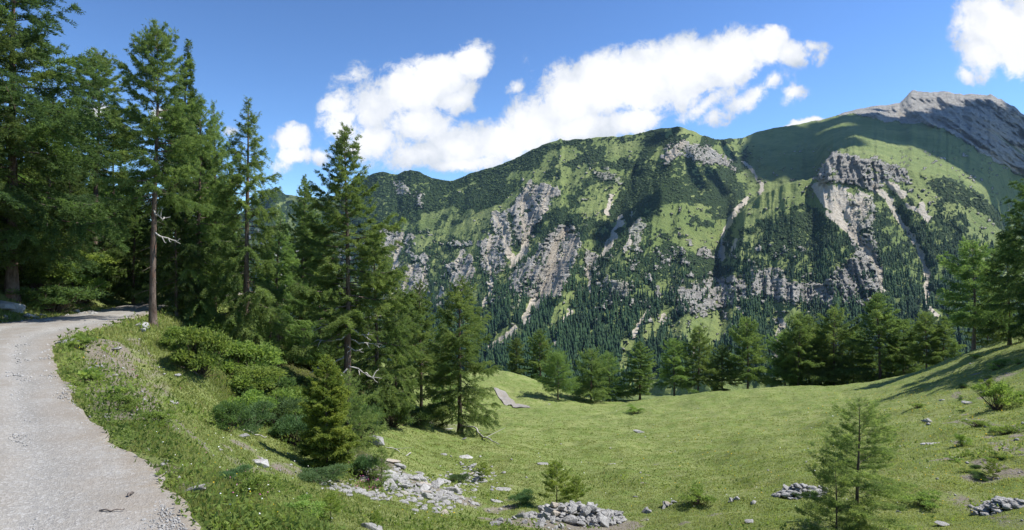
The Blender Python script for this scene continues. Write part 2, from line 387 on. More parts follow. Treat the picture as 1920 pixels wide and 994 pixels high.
# ---------------------------------------------------------------- the mountain across the valley
RIDGE = np.array([(300,430),(450,400),(500,362),(518,350),(535,364),(560,368),(600,372),(640,366),(690,330),(700,325),(720,322),(745,328),(757,322),(770,319),(790,325),(810,335),(850,339),(880,326),(930,312),(960,300),(1000,280),(1020,271),(1045,263),(1051,258),(1058,264),(1100,260),(1130,256),(1160,256),(1200,250),(1240,241),(1275,238),(1300,247),(1340,262),(1390,259),(1420,247),(1450,240),(1470,237),(1540,225),(1580,212),(1620,202),(1660,197),(1688,192),(1703,177),(1715,169),(1750,170),(1780,173),(1810,176),(1850,176),(1890,193),(1920,212),(1960,240),(2050,300),(2150,350),(2300,420)])
RD = np.array([(300,3200),(500,2900),(560,2700),(700,2350),(850,2050),(1050,1900),(1280,1800),(1340,2000),(1400,2400),(1500,2500),(1715,2900),(1920,2700),(2300,2400)])
SPUR = np.array([(1300,470),(1350,450),(1372,415),(1395,392),(1425,366),(1470,345),(1525,335),(1545,305),(1562,291),(1600,293),(1640,300),(1700,318),(1780,338),(1840,365),(1870,395),(1888,440),(1905,500),(1950,600),(2300,700)])
px = np.arange(330, 2180, 1.5); NC = len(px)
ridge = np.interp(px, RIDGE[:,0], RIDGE[:,1])+fbm(px/14, px*0, 4, 50)*(4.0+6*sstep(1660, 1720, px))
NR1, NR2 = 400, 46
t1 = np.linspace(0, 1, NR1)
PX = np.broadcast_to(px, (NR1+NR2, NC)).copy()
PYa = ridge[None]+(762-ridge[None])*t1[:, None]
PYb = 762+(1150-762)*(np.linspace(0, 1, NR2+1)[1:]**1.2)[:, None]+0*ridge[None]
PY = np.concatenate([PYa, PYb])
Rd = np.interp(PX, RD[:,0], RD[:,1])
Ft = np.interp(PX, [300,700,950,1900,2200], [1500,1150,820,800,760])
RG = np.broadcast_to(ridge, PX.shape)
q = np.clip((740-PY)/(740-RG), 0, 1)
Dm = Ft+(Rd-Ft)*q**1.35
# right part: front spur and the bowl behind it
sp = np.interp(PX, SPUR[:,0], SPUR[:,1])+fbm(PX/9, PX*0+3, 4, 51)*5
front = sstep(-0.8, 0.8, PY-sp)
Dsp = 1340+0*PX
Dfront = Ft+(Dsp-Ft)*np.clip((740-PY)/(740-sp), 0, 1)**1.15
gap = np.interp(PX, [1300,1372,1420,1530,1600,1680,1800,1850,1900,2000], [0,60,330,420,20,0,10,120,420,500])
Dback = 1345+gap+(Rd-1345-gap)*np.clip((sp-PY)/(sp-RG+1e-6), 0, 1)**1.1
Dr = lerp(Dback, Dfront, front)
wr = sstep(1330, 1400, PX+(PY-400)*0.12)
D = lerp(Dm, Dr, wr)
# relief -------------------------------------------------------
lean = np.interp(PX, [300, 1100, 1500, 1700, 2200], [0.55, 0.45, 0.0, -0.40, -0.6])
gx_ = PX+lean*(PY-450)
rel = ridged(gx_/85, PY/230, 4, 11)-0.5
rel2 = ridged(gx_/26, PY/75, 4, 21)-0.5
amp = sstep(0, 60, PY-RG)*sstep(770, 700, PY)
quiet = sstep(1380, 1430, PX)*(1-front)
spurq = sstep(1440, 1500, PX)*front
D = D-rel*95*amp*(1-.6*quiet-.5*spurq)-rel2*26*amp*(1-.85*quiet-.3*spurq)-quiet*amp*60*fbm(PX/40, PY/18, 5, 23)
RELIEF_ = 1
def stroke(pts, w): return np.exp(-(seg_dist(PX, PY, pts)/w)**2)
D += 35*stroke([(1405,300),(1400,380),(1370,420),(1355,470),(1340,520)], 16)
D += 24*stroke([(1655,345),(1690,420),(1730,490),(1742,560)], 14)
D += 18*stroke([(1560,350),(1600,430),(1640,500)], 16)
D -= 60*stroke([(1285,262),(1250,330),(1190,430),(1150,520)], 26)
D += 35*stroke([(1190,330),(1150,400),(1110,480),(1090,560)], 18)
D += 40*stroke([(985,380),(1000,440),(960,500),(905,600)], 14)
D += 40*stroke([(1060,430),(1035,500),(985,600),(920,650)], 14)
D -= 45*stroke([(1100,430),(1080,480),(1040,560)], 10)

# land cover ---------------------------------------------------
NZ = fbm(PX/16, PY/12, 5, 101); NZ2 = fbm(PX/5, PY/4, 4, 102); NZL = fbm(gx_/34, PY/22, 4, 103)
def poly(pts, feather=5, rough=16, fine=5):
    xs = [a for a, _ in pts]; ys = [b for _, b in pts]
    out = np.zeros(PX.shape)
    c0, c1 = np.searchsorted(px, [min(xs)-30, max(xs)+30])
    sub = (slice(None), slice(c0, c1))
    d = seg_dist(PX[sub], PY[sub], pts, True)+NZ[sub]*rough+NZ2[sub]*fine
    out[sub] = 1-sstep(-feather, feather, d); return out
def strk(pts, w, rough=5, a=1.0):
    xs = [a_ for a_, _ in pts]; rough *= 1.5
    out = np.zeros(PX.shape); c0, c1 = np.searchsorted(px, [min(xs)-30, max(xs)+30]); sub = (slice(None), slice(c0, c1))
    d = seg_dist(PX[sub]+NZ[sub]*16+NZ2[sub]*4, PY[sub]+NZ[sub]*6, pts)+NZ2[sub]*rough+NZ[sub]*w*1.3
    out[sub] = a*(1-sstep(w*0.35, w, d)); return out
forest = np.ones(PX.shape)*0.9
grass = np.zeros(PX.shape)
MEADOWS = [
 [(985,300),(1045,262),(1130,250),(1230,235),(1275,228),(1330,250),(1400,250),(1400,300),(1395,330),(1330,300),(1240,275),(1215,300),(1190,322),(1130,318),(1085,340),(1062,352),(1040,342),(1005,342),(985,362),(955,385),(945,400),(930,392),(955,365),(975,340),(960,330)],
 [(848,448),(870,432),(905,412),(945,396),(950,380),(925,385),(895,398),(862,420)],
 [(790,402),(815,385),(835,382),(825,410),(808,432),(785,432)], [(775,442),(812,435),(812,455),(788,470),(772,462)],
 [(815,388),(850,358),(905,333),(925,332),(890,352),(850,375),(825,395)], [(868,345),(930,320),(960,325),(920,350),(880,358)],
 [(1083,368),(1110,345),(1128,372),(1130,400),(1112,430),(1092,432)], [(1125,352),(1175,335),(1185,350),(1150,395),(1138,420),(1130,400)],
 [(1222,388),(1290,378),(1352,385),(1375,405),(1360,450),(1342,480),(1318,470),(1285,495),(1255,470),(1225,430)],
 [(1380,405),(1420,368),(1470,343),(1530,330),(1548,365),(1532,385),(1485,388),(1442,408),(1412,422),(1395,452),(1378,450)],
 [(1560,170),(1920,180),(2200,300),(2200,480),(1905,470),(1888,430),(1865,385),(1830,360),(1780,334),(1700,312),(1640,294),(1562,286),(1545,300),(1525,333),(1470,343),(1425,362),(1400,380),(1390,300),(1400,240)],
 [(1690,325),(1745,330),(1775,355),(1760,385),(1765,405),(1730,405),(1708,375)],
 [(1028,612),(1040,580),(1062,552),(1080,545),(1066,580),(1045,610)],
 [(1165,640),(1200,628),(1196,650),(1172,700),(1160,700)], [(1215,600),(1255,578),(1262,600),(1215,640),(1195,660)],
 [(1250,612),(1290,590),(1330,565),(1352,555),(1378,600),(1360,640),(1330,660),(1290,650),(1255,640)],
 [(1452,572),(1480,560),(1505,568),(1500,600),(1480,640),(1462,690),(1442,680),(1448,620)],
 [(1742,570),(1768,588),(1760,615),(1740,600)], [(1225,535),(1248,525),(1255,545),(1235,560)],
 [(1440,452),(1462,455),(1472,478),(1462,508),(1440,500)], [(1255,480),(1290,470),(1295,490),(1270,510)],
 [(1150,470),(1170,455),(1190,470),(1175,500)], [(1225,430),(1250,440),(1240,480),(1215,470)],
 [(1380,520),(1400,515),(1395,545),(1380,545)], [(1780,365),(1850,400),(1890,450),(1880,470),(1820,420)],
 [(930,620),(960,605),(990,625),(950,650),(920,665)],
]
for i, pm in enumerate(MEADOWS): grass = np.maximum(grass, poly(pm, 4, 10 if i != 10 else 6, 4))
grass = np.maximum(grass, sstep(700, 712, PY+NZ*16)*sstep(1150, 1200, PX)*0.9)
grass = np.maximum(grass, sstep(790, 830, PY))
# patches of dwarf pine inside the open grass, and dark bands of it, one painting in cloud shadow too
pine = np.zeros(PX.shape)
mask_alp = sstep(380, 350, PY)*sstep(1420, 1380, PX)
pine = np.maximum(pine, mask_alp*sstep(0.05, 0.075, NZL+0.3*NZ2+.15*NZ)*grass)
for pp in [[(690,318),(770,312),(850,342),(900,345),(880,372),(830,388),(780,400),(700,420)],
           [(855,340),(900,318),(980,285),(1015,268),(1045,270),(1005,302),(960,322),(900,336),(865,362)],
           [(880,365),(940,345),(980,335),(975,352),(925,380),(895,395)],
           [(1185,322),(1215,302),(1245,305),(1290,290),(1330,302),(1372,322),(1402,372),(1385,392),(1280,378),(1200,385),(1165,410),(1140,400),(1160,370)],  # below the dome: scrub plus cloud shadow put into the cover colour
           [(1740,338),(1790,340),(1850,372),(1878,415),(1850,405),(1810,378),(1760,372)],
           [(1120,262),(1170,255),(1200,252),(1190,262),(1140,272)], [(1060,305),(1110,292),(1130,300),(1080,320)],[(1110,320),(1160,325),(1150,342),(1115,338)],
           [(1215,255),(1235,250),(1230,262),(1215,264)], [(1780,430),(1760,440),(1790,460)], [(1470,415),(1510,400),(1560,405),(1540,470),(1450,480),(1440,450)], 
           [(1250,455),(1290,470),(1240,520),(1200,560),(1190,500)],[(1290,480),(1340,470),(1350,520),(1290,530)]]:
    pine = np.maximum(pine, poly(pp, 4, 22, 9)*sstep(-0.22, -0.12, NZ2+NZL*.6))
clump = sstep(365, 395, PY)*sstep(560, 520, PY)*sstep(1080, 1110, PX)*sstep(1860, 1800, PX)*sstep(.09, .125, .7*NZL+.7*NZ+.25*NZ2)*grass*(1-sstep(1385, 1400, PX)*sstep(1560, 1540, PX)*sstep(440, 420, PY))
pine = np.maximum(pine, clump)
farp = (PY < sp)*sstep(1400, 1460, PX)*sstep(.17, .2, NZ+.4*NZL+.3*NZ2)*.7
spine = pine*sstep(540, 500, PY)
grass = grass*(1-spine)
# rock
rock = np.zeros(PX.shape)
ROCKS = [([(965,372),(982,355),(1005,345),(1042,350),(1048,362),(1015,382),(1022,400),(1002,432),(990,470),(962,440),(958,395)], .9, 8),
 ([(1082,428),(1090,442),(1080,478),(1064,520),(1048,555),(1022,562),(1000,560),(960,545),(958,520),(975,495),(1002,478),(1020,445),(1050,418)], 1, 10),
 ([(922,398),(950,392),(962,440),(955,480),(935,470),(925,430)], .7, 14), ([(902,455),(935,440),(950,500),(915,520),(900,490)], .75, 14),
 ([(838,495),(885,480),(892,520),(862,545),(845,528)], .9, 10), ([(702,430),(752,432),(755,455),(732,482),(708,488)], .9, 10),
 ([(735,505),(790,490),(805,540),(772,562),(740,552)], .8, 16), ([(690,500),(735,520),(740,570),(700,560)], .75, 14),
 ([(735,342),(757,340),(764,360),(745,366)], .9, 8), ([(779,362),(793,365),(790,388),(782,386)], .85, 7),
 ([(1238,295),(1252,275),(1268,262),(1285,264),(1312,268),(1345,282),(1375,305),(1378,318),(1340,306),(1320,306),(1300,296),(1272,290),(1250,308)], 1, 7),
 ([(1528,332),(1545,305),(1560,286),(1600,292),(1645,298),(1665,308),(1702,318),(1708,345),(1662,338),(1642,362),(1602,345),(1562,342),(1540,345)], 1, 6),
 ([(1545,530),(1570,505),(1600,488),(1632,478),(1650,505),(1656,545),(1628,568),(1570,572),(1500,567),(1440,558),(1400,552),(1405,528),(1470,532)], .95, 12),
 ([(1285,545),(1330,520),(1400,522),(1400,556),(1350,575),(1310,590),(1285,580)], .75, 14),
 ([(1400,505),(1440,500),(1475,510),(1470,545),(1410,545)], .6, 14),
 ([(1098,470),(1122,478),(1118,505),(1100,500)], .7, 8), ([(1133,520),(1182,530),(1176,562),(1150,552),(1128,545)], .6, 14),
 ([(1590,425),(1640,440),(1652,500),(1625,500),(1600,470)], .7, 14), ([(1590,380),(1640,370),(1640,440),(1600,430)], .6, 12),
 ([(1270,520),(1300,560),(1300,590),(1270,580)], .6, 12),([(1100,285),(1110,300),(1120,310),(1100,312)], .3, 12),
 ([(1110,322),(1140,315),(1175,335),(1160,345),(1120,335)], .5, 12), ([(1180,400),(1210,420),(1195,470),(1180,440)], .55, 14)]
for pts, a, ro in ROCKS: rock = np.maximum(rock, a*poly(pts, 3, ro*1.5, 16)*(1-.8*sstep(.12, .19, NZ2*.8+.5*NZL+.3*NZ)))
mott = sstep(0.14, 0.22, NZ+0.5*NZ2)*sstep(430, 470, PY)*sstep(640, 590, PY)*sstep(1060, 1100, PX)*sstep(1560, 1500, PX)
rock = np.maximum(rock, mott*0.75)
mott2 = sstep(0.13, 0.2, NZ+0.5*NZ2)*sstep(400, 450, PY)*sstep(600, 560, PY)*sstep(1000, 960, PX)
rock = np.maximum(rock, mott2*0.7)
rock = np.maximum(rock, grass*.8*(PX < 1900)*sstep(.23, .27, fbm(PX/7, PY/4.5, 4, 140)+.25*NZ)*sstep(255, 300, PY)*sstep(700, 650, PY))
peak = poly([(1560,150),(2300,150),(2300,420),(1960,345),(1905,322),(1860,300),(1800,262),(1770,238),(1720,232),(1655,226),(1600,213),(1540,223),(1440,240),(1385,256),(1380,244),(1470,232)], 4, 12, 5)
streak = ridged((PX-1.45*(PY-200))/22, PY/120, 4, 66)
peakrock = peak*(1-0.55*sstep(0.60, 0.74, ridged((PX-1.5*(PY-200))/40, PY/90, 4, 67))*sstep(230, 270, PY))
rock = np.maximum(rock, peakrock)
# scree
scree = np.zeros(PX.shape)
for pts, w in [([(993,342),(980,385),(985,430),(985,450),(975,490),(960,500)],5),([(1030,365),(1000,425),(980,475),(962,492)],6),([(925,400),(945,430),(950,470),(960,490)],5),
 ([(918,440),(916,480),(922,510),(920,545),(904,572)],4),([(1062,430),(1040,460),(1035,490),(1030,525),(1018,548),(1000,566),(985,598)],8),([(1078,450),(1052,500),(1045,535),(1015,565),(1005,580)],6),
 ([(1145,368),(1138,400)],4),([(1165,408),(1145,450),(1130,480)],5),([(1105,500),(1105,545)],4),([(1395,305),(1415,325),(1426,345),(1423,362)],3),
 ([(1405,372),(1378,395),(1362,425),(1356,455),(1350,482)],5),([(1378,450),(1370,480)],3),
 ([(1545,342),(1572,372),(1590,402)],8),([(1575,350),(1592,398),(1605,430)],6),([(1640,350),(1664,372),(1680,402),(1700,430),(1722,465),(1732,492),(1740,530)],6),([(1736,530),(1735,560),(1742,575),(1757,592)],4),
 ([(1552,400),(1590,430),(1628,470),(1650,505),(1655,545)],7),([(1662,340),(1692,365)],7),([(1610,370),(1618,400)],5),([(1700,385),(1722,395),(1745,410)],4),([(1728,385),(1738,410)],7),
 ([(990,590),(984,606)],4),([(967,612),(945,632),(917,652)],5),([(1068,580),(1050,612),(1040,645)],3),([(1215,585),(1200,605),(1188,630)],5),([(1467,600),(1456,640),(1450,668)],4),
 ([(752,440),(742,480),(735,560)],5),([(770,500),(755,570)],4),([(800,500),(788,560)],3),([(830,540),(820,560)],3),([(1060,470),(1045,500)],5),([(1185,440),(1172,470)],4),([(1245,590),(1240,610)],4),
 ([(1380,575),(1400,590)],3),([(1300,655),(1302,690)],4),([(868,470),(855,490)],4), ([(1530,350),(1550,380),(1575,400)],9)]:
    scree = np.maximum(scree, strk(pts, w*1.25, 4))
scree = np.maximum(scree, 0.8*poly([(1535,345),(1600,350),(1640,365),(1630,400),(1602,440),(1575,415),(1548,385)], 4, 12, 7)*sstep(-.1, .0, NZ2+NZ))
streak2 = ridged((PX-1.3*(PY-200))/10, PY/70, 4, 68)
scree = np.maximum(scree, peak*sstep(0.60, 0.78, .55*streak+.45*streak2)*sstep(190, 225, PY)*0.9)
scree = np.maximum(scree, 0.8*poly([(1278,262),(1290,268),(1270,290),(1250,305),(1243,292)], 3, 5, 3))
rock = np.clip(rock-0.4*scree, 0, 1)
forest = np.clip(forest*(1-grass)*(1-scree)*(1-np.clip(rock*1.15, 0, 1)), 0, 1)
forest *= (1-np.clip(spine, 0, 1)); forest *= sstep(300, 400, PY+np.interp(PX, [700,900,1400,1500],[80,40,0,0]))
thin = 0.35+0.65*sstep(-0.14, 0.04, NZ+0.35*NZ2+0.10*sstep(480, 640, PY)-0.03)
forest *= thin
# rock relief: strata and broken faces
strata = np.abs(((PY*0.13+NZ*1.6+PX*0.012) % 1)-0.5)
D = D-rock*(1-peak)*(11*(ridged(PX/9, PY/10, 5, 31)-0.5)+8*strata+34*(ridged(gx_/9, PY/46, 4, 36)-.5))*amp-0.5*rock*(1-peak)*40*(ridged(gx_/30, PY/40, 3, 35)-.5)*amp
D = D-peakrock*(210*(ridged((PX-1.3*(PY-200))/42, PY/60, 5, 32)-0.5)+60*(ridged((PX-1.0*(PY-200))/11, PY/16, 4, 33)-.5))*sstep(0, 10, PY-RG)
floor_ = PY > 742
D = np.where(floor_, Ft*243.0/(np.maximum(PY, 743)-497.0)+0*D, D)
wz = CAMZ+(CY-PY)/FPX*D; wx = (PX-CX)/FPX*D; wy = D
# bumpy canopy of dwarf pine
wz = wz+spine*2.2*(0.5+NZ2)
back = np.stack([(px-CX)/FPX*(D[0]+500), D[0]+500, CAMZ+(CY-PY[0])/FPX*D[0]-260], -1)
MV = np.concatenate([back[None], np.stack([wx, wy, wz], -1)]).reshape(-1, 3)
tone = np.clip(0.5+0.9*(ridged(gx_/5, PY/34, 4, 90)-.5)+0.5*fbm(PX/3, PY/2.2, 3, 91)+.35*NZ, 0, 1)
cover = np.stack([rock, scree, np.clip(spine+forest*0.95, 0, 1), tone], -1)
cover = np.concatenate([cover[:1], cover]).reshape(-1, 4)
m, t, b, _ = new_mat('mountain_cover', 0.95, 0.1)
p = pos(t); sc = t.node('ShaderNodeSeparateColor'); t.l.new(attr(t, 'cover', False), sc.inputs[0])
cvn = t.node('ShaderNodeAttribute'); cvn.attribute_name = 'cover'; tone_ = cvn.outputs['Alpha']
n1 = t.noise(p, 0.006, 8, 0.62); n2_ = t.noise(p, 0.045, 8, 0.65); n3 = t.noise(p, 0.16, 5, 0.7)
mp = t.node('ShaderNodeMapping'); t.l.new(p, mp.inputs[0]); mp.inputs['Scale'].default_value = (1, 1, 7)
mp.inputs['Rotation'].default_value = (0.1, 0.12, 0)
st = t.noise(mp.outputs[0], 0.022, 9, 0.74)
g = t.mix(t.mapr(n1, 0.38, 0.62), (0.145, 0.19, 0.058), (0.215, 0.25, 0.09))
g = t.mix(t.mapr(t.noise(p, 0.015, 9, 0.72), 0.52, 0.66, 0, 0.55), g, (0.085, 0.135, 0.045))
g = t.mix(t.mapr(n2_, 0.52, 0.70, 0, 0.6), g, (0.06, 0.095, 0.032))
g = t.mix(t.mapr(n3, 0.58, 0.75, 0, 0.35), g, (0.22, 0.22, 0.11))
fo = t.mix(n3, (0.014, 0.03, 0.012), (0.04, 0.066, 0.022))
ro = t.mix(t.mapr(st, 0.40, 0.56), (0.29, 0.275, 0.25), (0.56, 0.53, 0.47))
ro = t.mix(t.mapr(tone_, 0.22, 0.50, 0.6, 0), ro, (0.15, 0.145, 0.14))
ro = t.mix(t.mapr(tone_, 0.68, 0.85, 0, 0.6), ro, (0.56, 0.54, 0.50))
ro = t.mix(t.mapr(n2_, 0.55, 0.7, 0, 0.6), ro, (0.44, 0.36, 0.27))
ro = t.mix(t.mapr(n3, 0.60, 0.68, 0, 0.65), ro, (0.06, 0.085, 0.03))
sr = t.mix(t.mapr(n3, 0.4, 0.65), (0.40, 0.345, 0.265), (0.50, 0.46, 0.39))
def brk(x, a, b_): return t.mapr(t.math('ADD', x, t.math('MULTIPLY', t.math('SUBTRACT', n3, 0.5), 0.9)), a, b_)
c = t.mix(brk(sc.outputs[2], 0.35, 0.6), g, fo)
c = t.mix(brk(sc.outputs[0], 0.35, 0.6), c, ro)
c = t.mix(brk(sc.outputs[1], 0.35, 0.55), c, sr)
t.l.new(c, b.inputs['Base Color'])
rk = t.math('MULTIPLY', t.noise(p, 0.09, 6, 0.8), t.math('MULTIPLY', sc.outputs[0], 26.0))
bump(t, b, t.math('ADD', rk, t.math('ADD', t.math('MULTIPLY', n2_, 10.0), t.math('MULTIPLY', n3, 4.0))), 0.9, 1.0)
MAT_MTN = m
tag(link('mountain', mesh_np('mountain', MV, grid_faces(NR1+NR2+1, NC)[:, ::-1], MAT_MTN, {'cover': cover}, True)), kind='structure')

# ---------------------------------------------------------------- trees on the mountain
def cone_tree(seed, tiers=3, n=7, drop=0.0):
    r_ = np.random.default_rng(seed); V = []; F = []
    for k in range(tiers):
        zb = 0.06+0.27*k; zt = zb+(0.46 if k < tiers-1 else 0.94-zb); rb = 0.17*(1-0.27*k)
        a = np.linspace(0, 2*np.pi, n, False)+r_.random()*6; rr_ = rb*(0.65+0.7*r_.random(n))
        o = len(V); V += [(rr_[i]*math.cos(a[i]), rr_[i]*math.sin(a[i]), zb+0.07*r_.random()) for i in range(n)]; V.append((0.01*r_.normal(), 0, zt+0.05))
        F += [(o+i, o+(i+1) % n, o+n) for i in range(n)]
    return np.array(V), np.array(F)
MAT_FARTREE = leaf_mat('conifer_far', (0.018, 0.042, 0.020), (0.034, 0.07, 0.028), (0.085, 0.13, 0.04), 0.2)
MAT_PINE = leaf_mat('dwarf_pine_green', (0.02, 0.045, 0.018), (0.042, 0.08, 0.026), (0.08, 0.125, 0.038), 0.15)
CT = [cone_tree(s) for s in range(5)]
def bil(A, rr_, cc_):
    r0 = np.clip(rr_.astype(int), 0, A.shape[0]-2); c0 = np.clip(cc_.astype(int), 0, A.shape[1]-2); fr = rr_-r0; fc = cc_-c0
    return (A[r0,c0]*(1-fc)+A[r0,c0+1]*fc)*(1-fr)+(A[r0+1,c0]*(1-fc)+A[r0+1,c0+1]*fc)*fr
def scatter(n, dens, ymin, ymax, xmin=480, xmax=2050):
    """random points over the slope (in photo px), kept in proportion to dens"""
    x = rng.uniform(xmin, xmax, n); y = rng.uniform(ymin, ymax, n)
    cc_ = (x-px[0])/1.5; rg = np.interp(x, px, ridge)
    rr_ = (y-rg)/(762-rg)*(NR1-1)
    ok = (rr_ > 1) & (rr_ < NR1-2); x, y, cc_, rr_ = x[ok], y[ok], cc_[ok], rr_[ok]
    keep = rng.random(len(x)) < bil(dens, rr_, cc_); x, y, cc_, rr_ = x[keep], y[keep], cc_[keep], rr_[keep]
    P = np.stack([bil(wx, rr_, cc_), bil(wy, rr_, cc_), bil(wz, rr_, cc_)], 1)
    jump = np.abs(bil(D, rr_+1, cc_)-bil(D, rr_-1, cc_)) < 60
    return x[jump], y[jump], P[jump]
fx, fy, FP = scatter(52000, forest**1.3, 330, 735)
hgt = np.interp(fy, [330,430,540,640,720], [6,9,13.5,18.5,20])*rng.uniform(0.6, 1.25, len(fx))
kp = rng.random(len(fx)) < np.interp(fy, [330,430,540,640,720], [1,0.98,0.85,0.68,0.6])
kp &= (FP[:,1] > 500)
fx, fy, FP, hgt = fx[kp], fy[kp], FP[kp], hgt[kp]
# a few lone trees on the meadows
lx, ly, LP = scatter(9000, np.clip(grass-rock-scree, 0, 1)*sstep(355, 400, PY)*0.10*(1-sstep(695, 700, PY)), 350, 700, 1050, 1900)
fx = np.concatenate([fx, lx]); fy = np.concatenate([fy, ly]); FP = np.concatenate([FP, LP]); hgt = np.concatenate([hgt, rng.uniform(5, 14, len(lx))])
# the 300 that show largest, between and above the near tree tops
show = hgt/FP[:,1]*(((fx > 905) & (fx < 1790) & (fy > 560) & (fy < 655)) | ((fx > 1400) & (fx < 1450) & (fy > 560) & (fy < 700)))
order = np.argsort(-show); single = order[:300]; rest = order[300:]
def stamp(protos, P, sc3, rot, tint, jtint=0.25):
    Vs, Fs, Ts, o = [], [], [], 0; k = rng.integers(0, len(protos), len(P))
    for j, (V0, F0) in enumerate(protos):
        idx = np.where(k == j)[0]
        if not len(idx): continue
        c_, s_ = np.cos(rot[idx])[:, None], np.sin(rot[idx])[:, None]
        X = V0[:,0]*c_-V0[:,1]*s_; Y_ = V0[:,0]*s_+V0[:,1]*c_; Z = np.broadcast_to(V0[:,2], X.shape)
        V = np.stack([X*sc3[idx,0,None]+P[idx,0,None], Y_*sc3[idx,1,None]+P[idx,1,None], Z*sc3[idx,2,None]+P[idx,2,None]], -1)
        F = F0[None]+(np.arange(len(idx))*len(V0))[:, None, None]+o
        Vs.append(V.reshape(-1, 3)); Fs.append(F.reshape(-1, F0.shape[1])); o += V.shape[0]*V.shape[1]
        Ts.append((tint[idx, None]+jtint*(rng.random((len(idx), len(V0)))-0.5)).ravel())
    return np.concatenate(Vs), np.concatenate(Fs), np.concatenate(Ts)
def sizes(h): 
    w = h*rng.uniform(0.75, 1.1, len(h)); return np.stack([w, w, h], 1)
ftint = np.clip(0.35+0.9*fbm(fx/40, fy/30, 3, 200)+rng.normal(0, 0.14, len(fx)), 0, 1)
V, F, T = stamp(CT, FP[rest]-np.array([0, 0, 0.5]), sizes(hgt[rest]), rng.uniform(0, 6.3, len(rest)), ftint[rest])
tag(link('forest', mesh_np('forest', V, F, MAT_FARTREE, {'tint': T})), 'dark spruce forest covering the slopes of the far mountain', 'forest', kind='stuff')
protoM = []
for V0, F0 in CT:
    protoM.append(mesh_np('spruce', V0, F0, MAT_FARTREE, {'tint': 0.3+0.3*rng.random(len(V0))}))
for i in single:
    o = link('spruce_tree', protoM[i % 5])
    o.location = FP[i]-np.array([0, 0, 0.5]); w = hgt[i]*rng.uniform(0.85, 1.25); o.scale = (w, w, hgt[i]); o.rotation_euler[2] = rng.uniform(0, 6.3)
    tag(o, 'slim dark spruce in the dense forest on the lower far mountainside', 'spruce tree', 'spruces on the lower far mountainside')
# dwarf pine cushions
def cushion(seed):
    r_ = np.random.default_rng(seed); n = 6; V = [(0, 0, 1.0)]
    for k, (rad, z) in enumerate([(0.6, 0.8), (1.0, 0.0)]):
        for i in range(n):
            a = (i+0.5*k)/n*2*np.pi; q_ = rad*(0.75+0.5*r_.random()); V.append((q_*math.cos(a), q_*math.sin(a), z*(0.7+0.5*r_.random())))
    F = [(0, 1+i, 1+(i+1) % n) for i in range(n)]+[(1+i, 7+i, 1+(i+1) % n) for i in range(n)]+[(1+(i+1) % n, 7+i, 7+(i+1) % n) for i in range(n)]
    return np.array(V), np.array(F)
CU = [cushion(s) for s in range(4)]
dens = np.clip(spine*0.9+0.6*forest*sstep(560, 500, PY)+0.10*mask_alp*grass+0.25*(rock*sstep(420, 450, PY)), 0, 1)
dens = dens*(1-scree)*(1-peak)
bx_, by_, BP = scatter(52000, dens, 245, 600)
sz = BP[:,1]/1500*rng.uniform(1.1, 3.4, len(bx_))
V, F, T = stamp(CU, BP, np.stack([sz*1.15, sz*1.15, sz*0.95], 1), rng.uniform(0, 6.3, len(bx_)), np.clip(0.4+0.6*fbm(bx_/30, by_/20, 3, 205)+rng.normal(0, 0.15, len(bx_)), 0, 1))
tag(link('dwarf_pine', mesh_np('dwarf_pine', V, F, MAT_PINE, {'tint': T})), 'low dark dwarf pine scrub spread over the upper far slopes', 'scrub', kind='stuff')
# ---------------------------------------------------------------- unseen clouds added above the frame to lay shadows on the far slopes
m, t, b, _ = new_mat('cloud_white', 1.0, 0.0); b.inputs['Base Color'].default_value = (0.9, 0.9, 0.9, 1)
MAT_CLOUD = m
def ridge_pt(pxx, pyy, Dd):
    rg_ = np.interp(pxx, px, ridge); Dd = float(bil(D, np.array([(pyy-rg_)/(762-rg_)*(NR1-1)]), np.array([(pxx-px[0])/1.5]))[0])
    return np.array([(pxx-CX)/FPX*Dd, Dd, CAMZ+(CY-pyy)/FPX*Dd])
sdv = np.array(sd)
def cloud(pts, t_up, seed):
    """a lumpy flat-based cloud whose shadow covers the given spots: (px, py, depth, radius m)"""
    r_ = np.random.default_rng(seed); parts = []
    for (pxx, pyy, Dd, rad) in pts:
        c0 = ridge_pt(pxx, pyy, Dd)+sdv*t_up
        n, mm = 26, 14
        a = np.linspace(0, 2*np.pi, n, False); e = np.linspace(-0.5*np.pi, 0.5*np.pi, mm)
        A_, E_ = np.meshgrid(a, e); nzz = 1+0.45*fbm(A_*1.2+seed+pxx, E_*2.0+pyy, 4, seed)+0.3*np.cos(A_*2+seed)*0.3
        X = np.cos(E_)*np.cos(A_)*rad*nzz; Y_ = np.cos(E_)*np.sin(A_)*rad*nzz*(2.0 if pxx > 1390 else 1.0); Z = np.where(E_ > 0, np.sin(E_)*rad*0.45*nzz, np.sin(E_)*rad*0.12)
        V = np.stack([X+c0[0], Y_+c0[1], Z+c0[2]], -1).reshape(-1, 3)
        idx = np.arange(mm*n).reshape(mm, n); F = np.stack([idx[:-1], np.roll(idx[:-1], -1, 1), np.roll(idx[1:], -1, 1), idx[1:]], -1).reshape(-1, 4)
        parts.append((V, F, np.zeros(len(V))))
    V, F, T = merge(parts)
    return mesh_np('cloud', V, F, MAT_CLOUD, None, True)
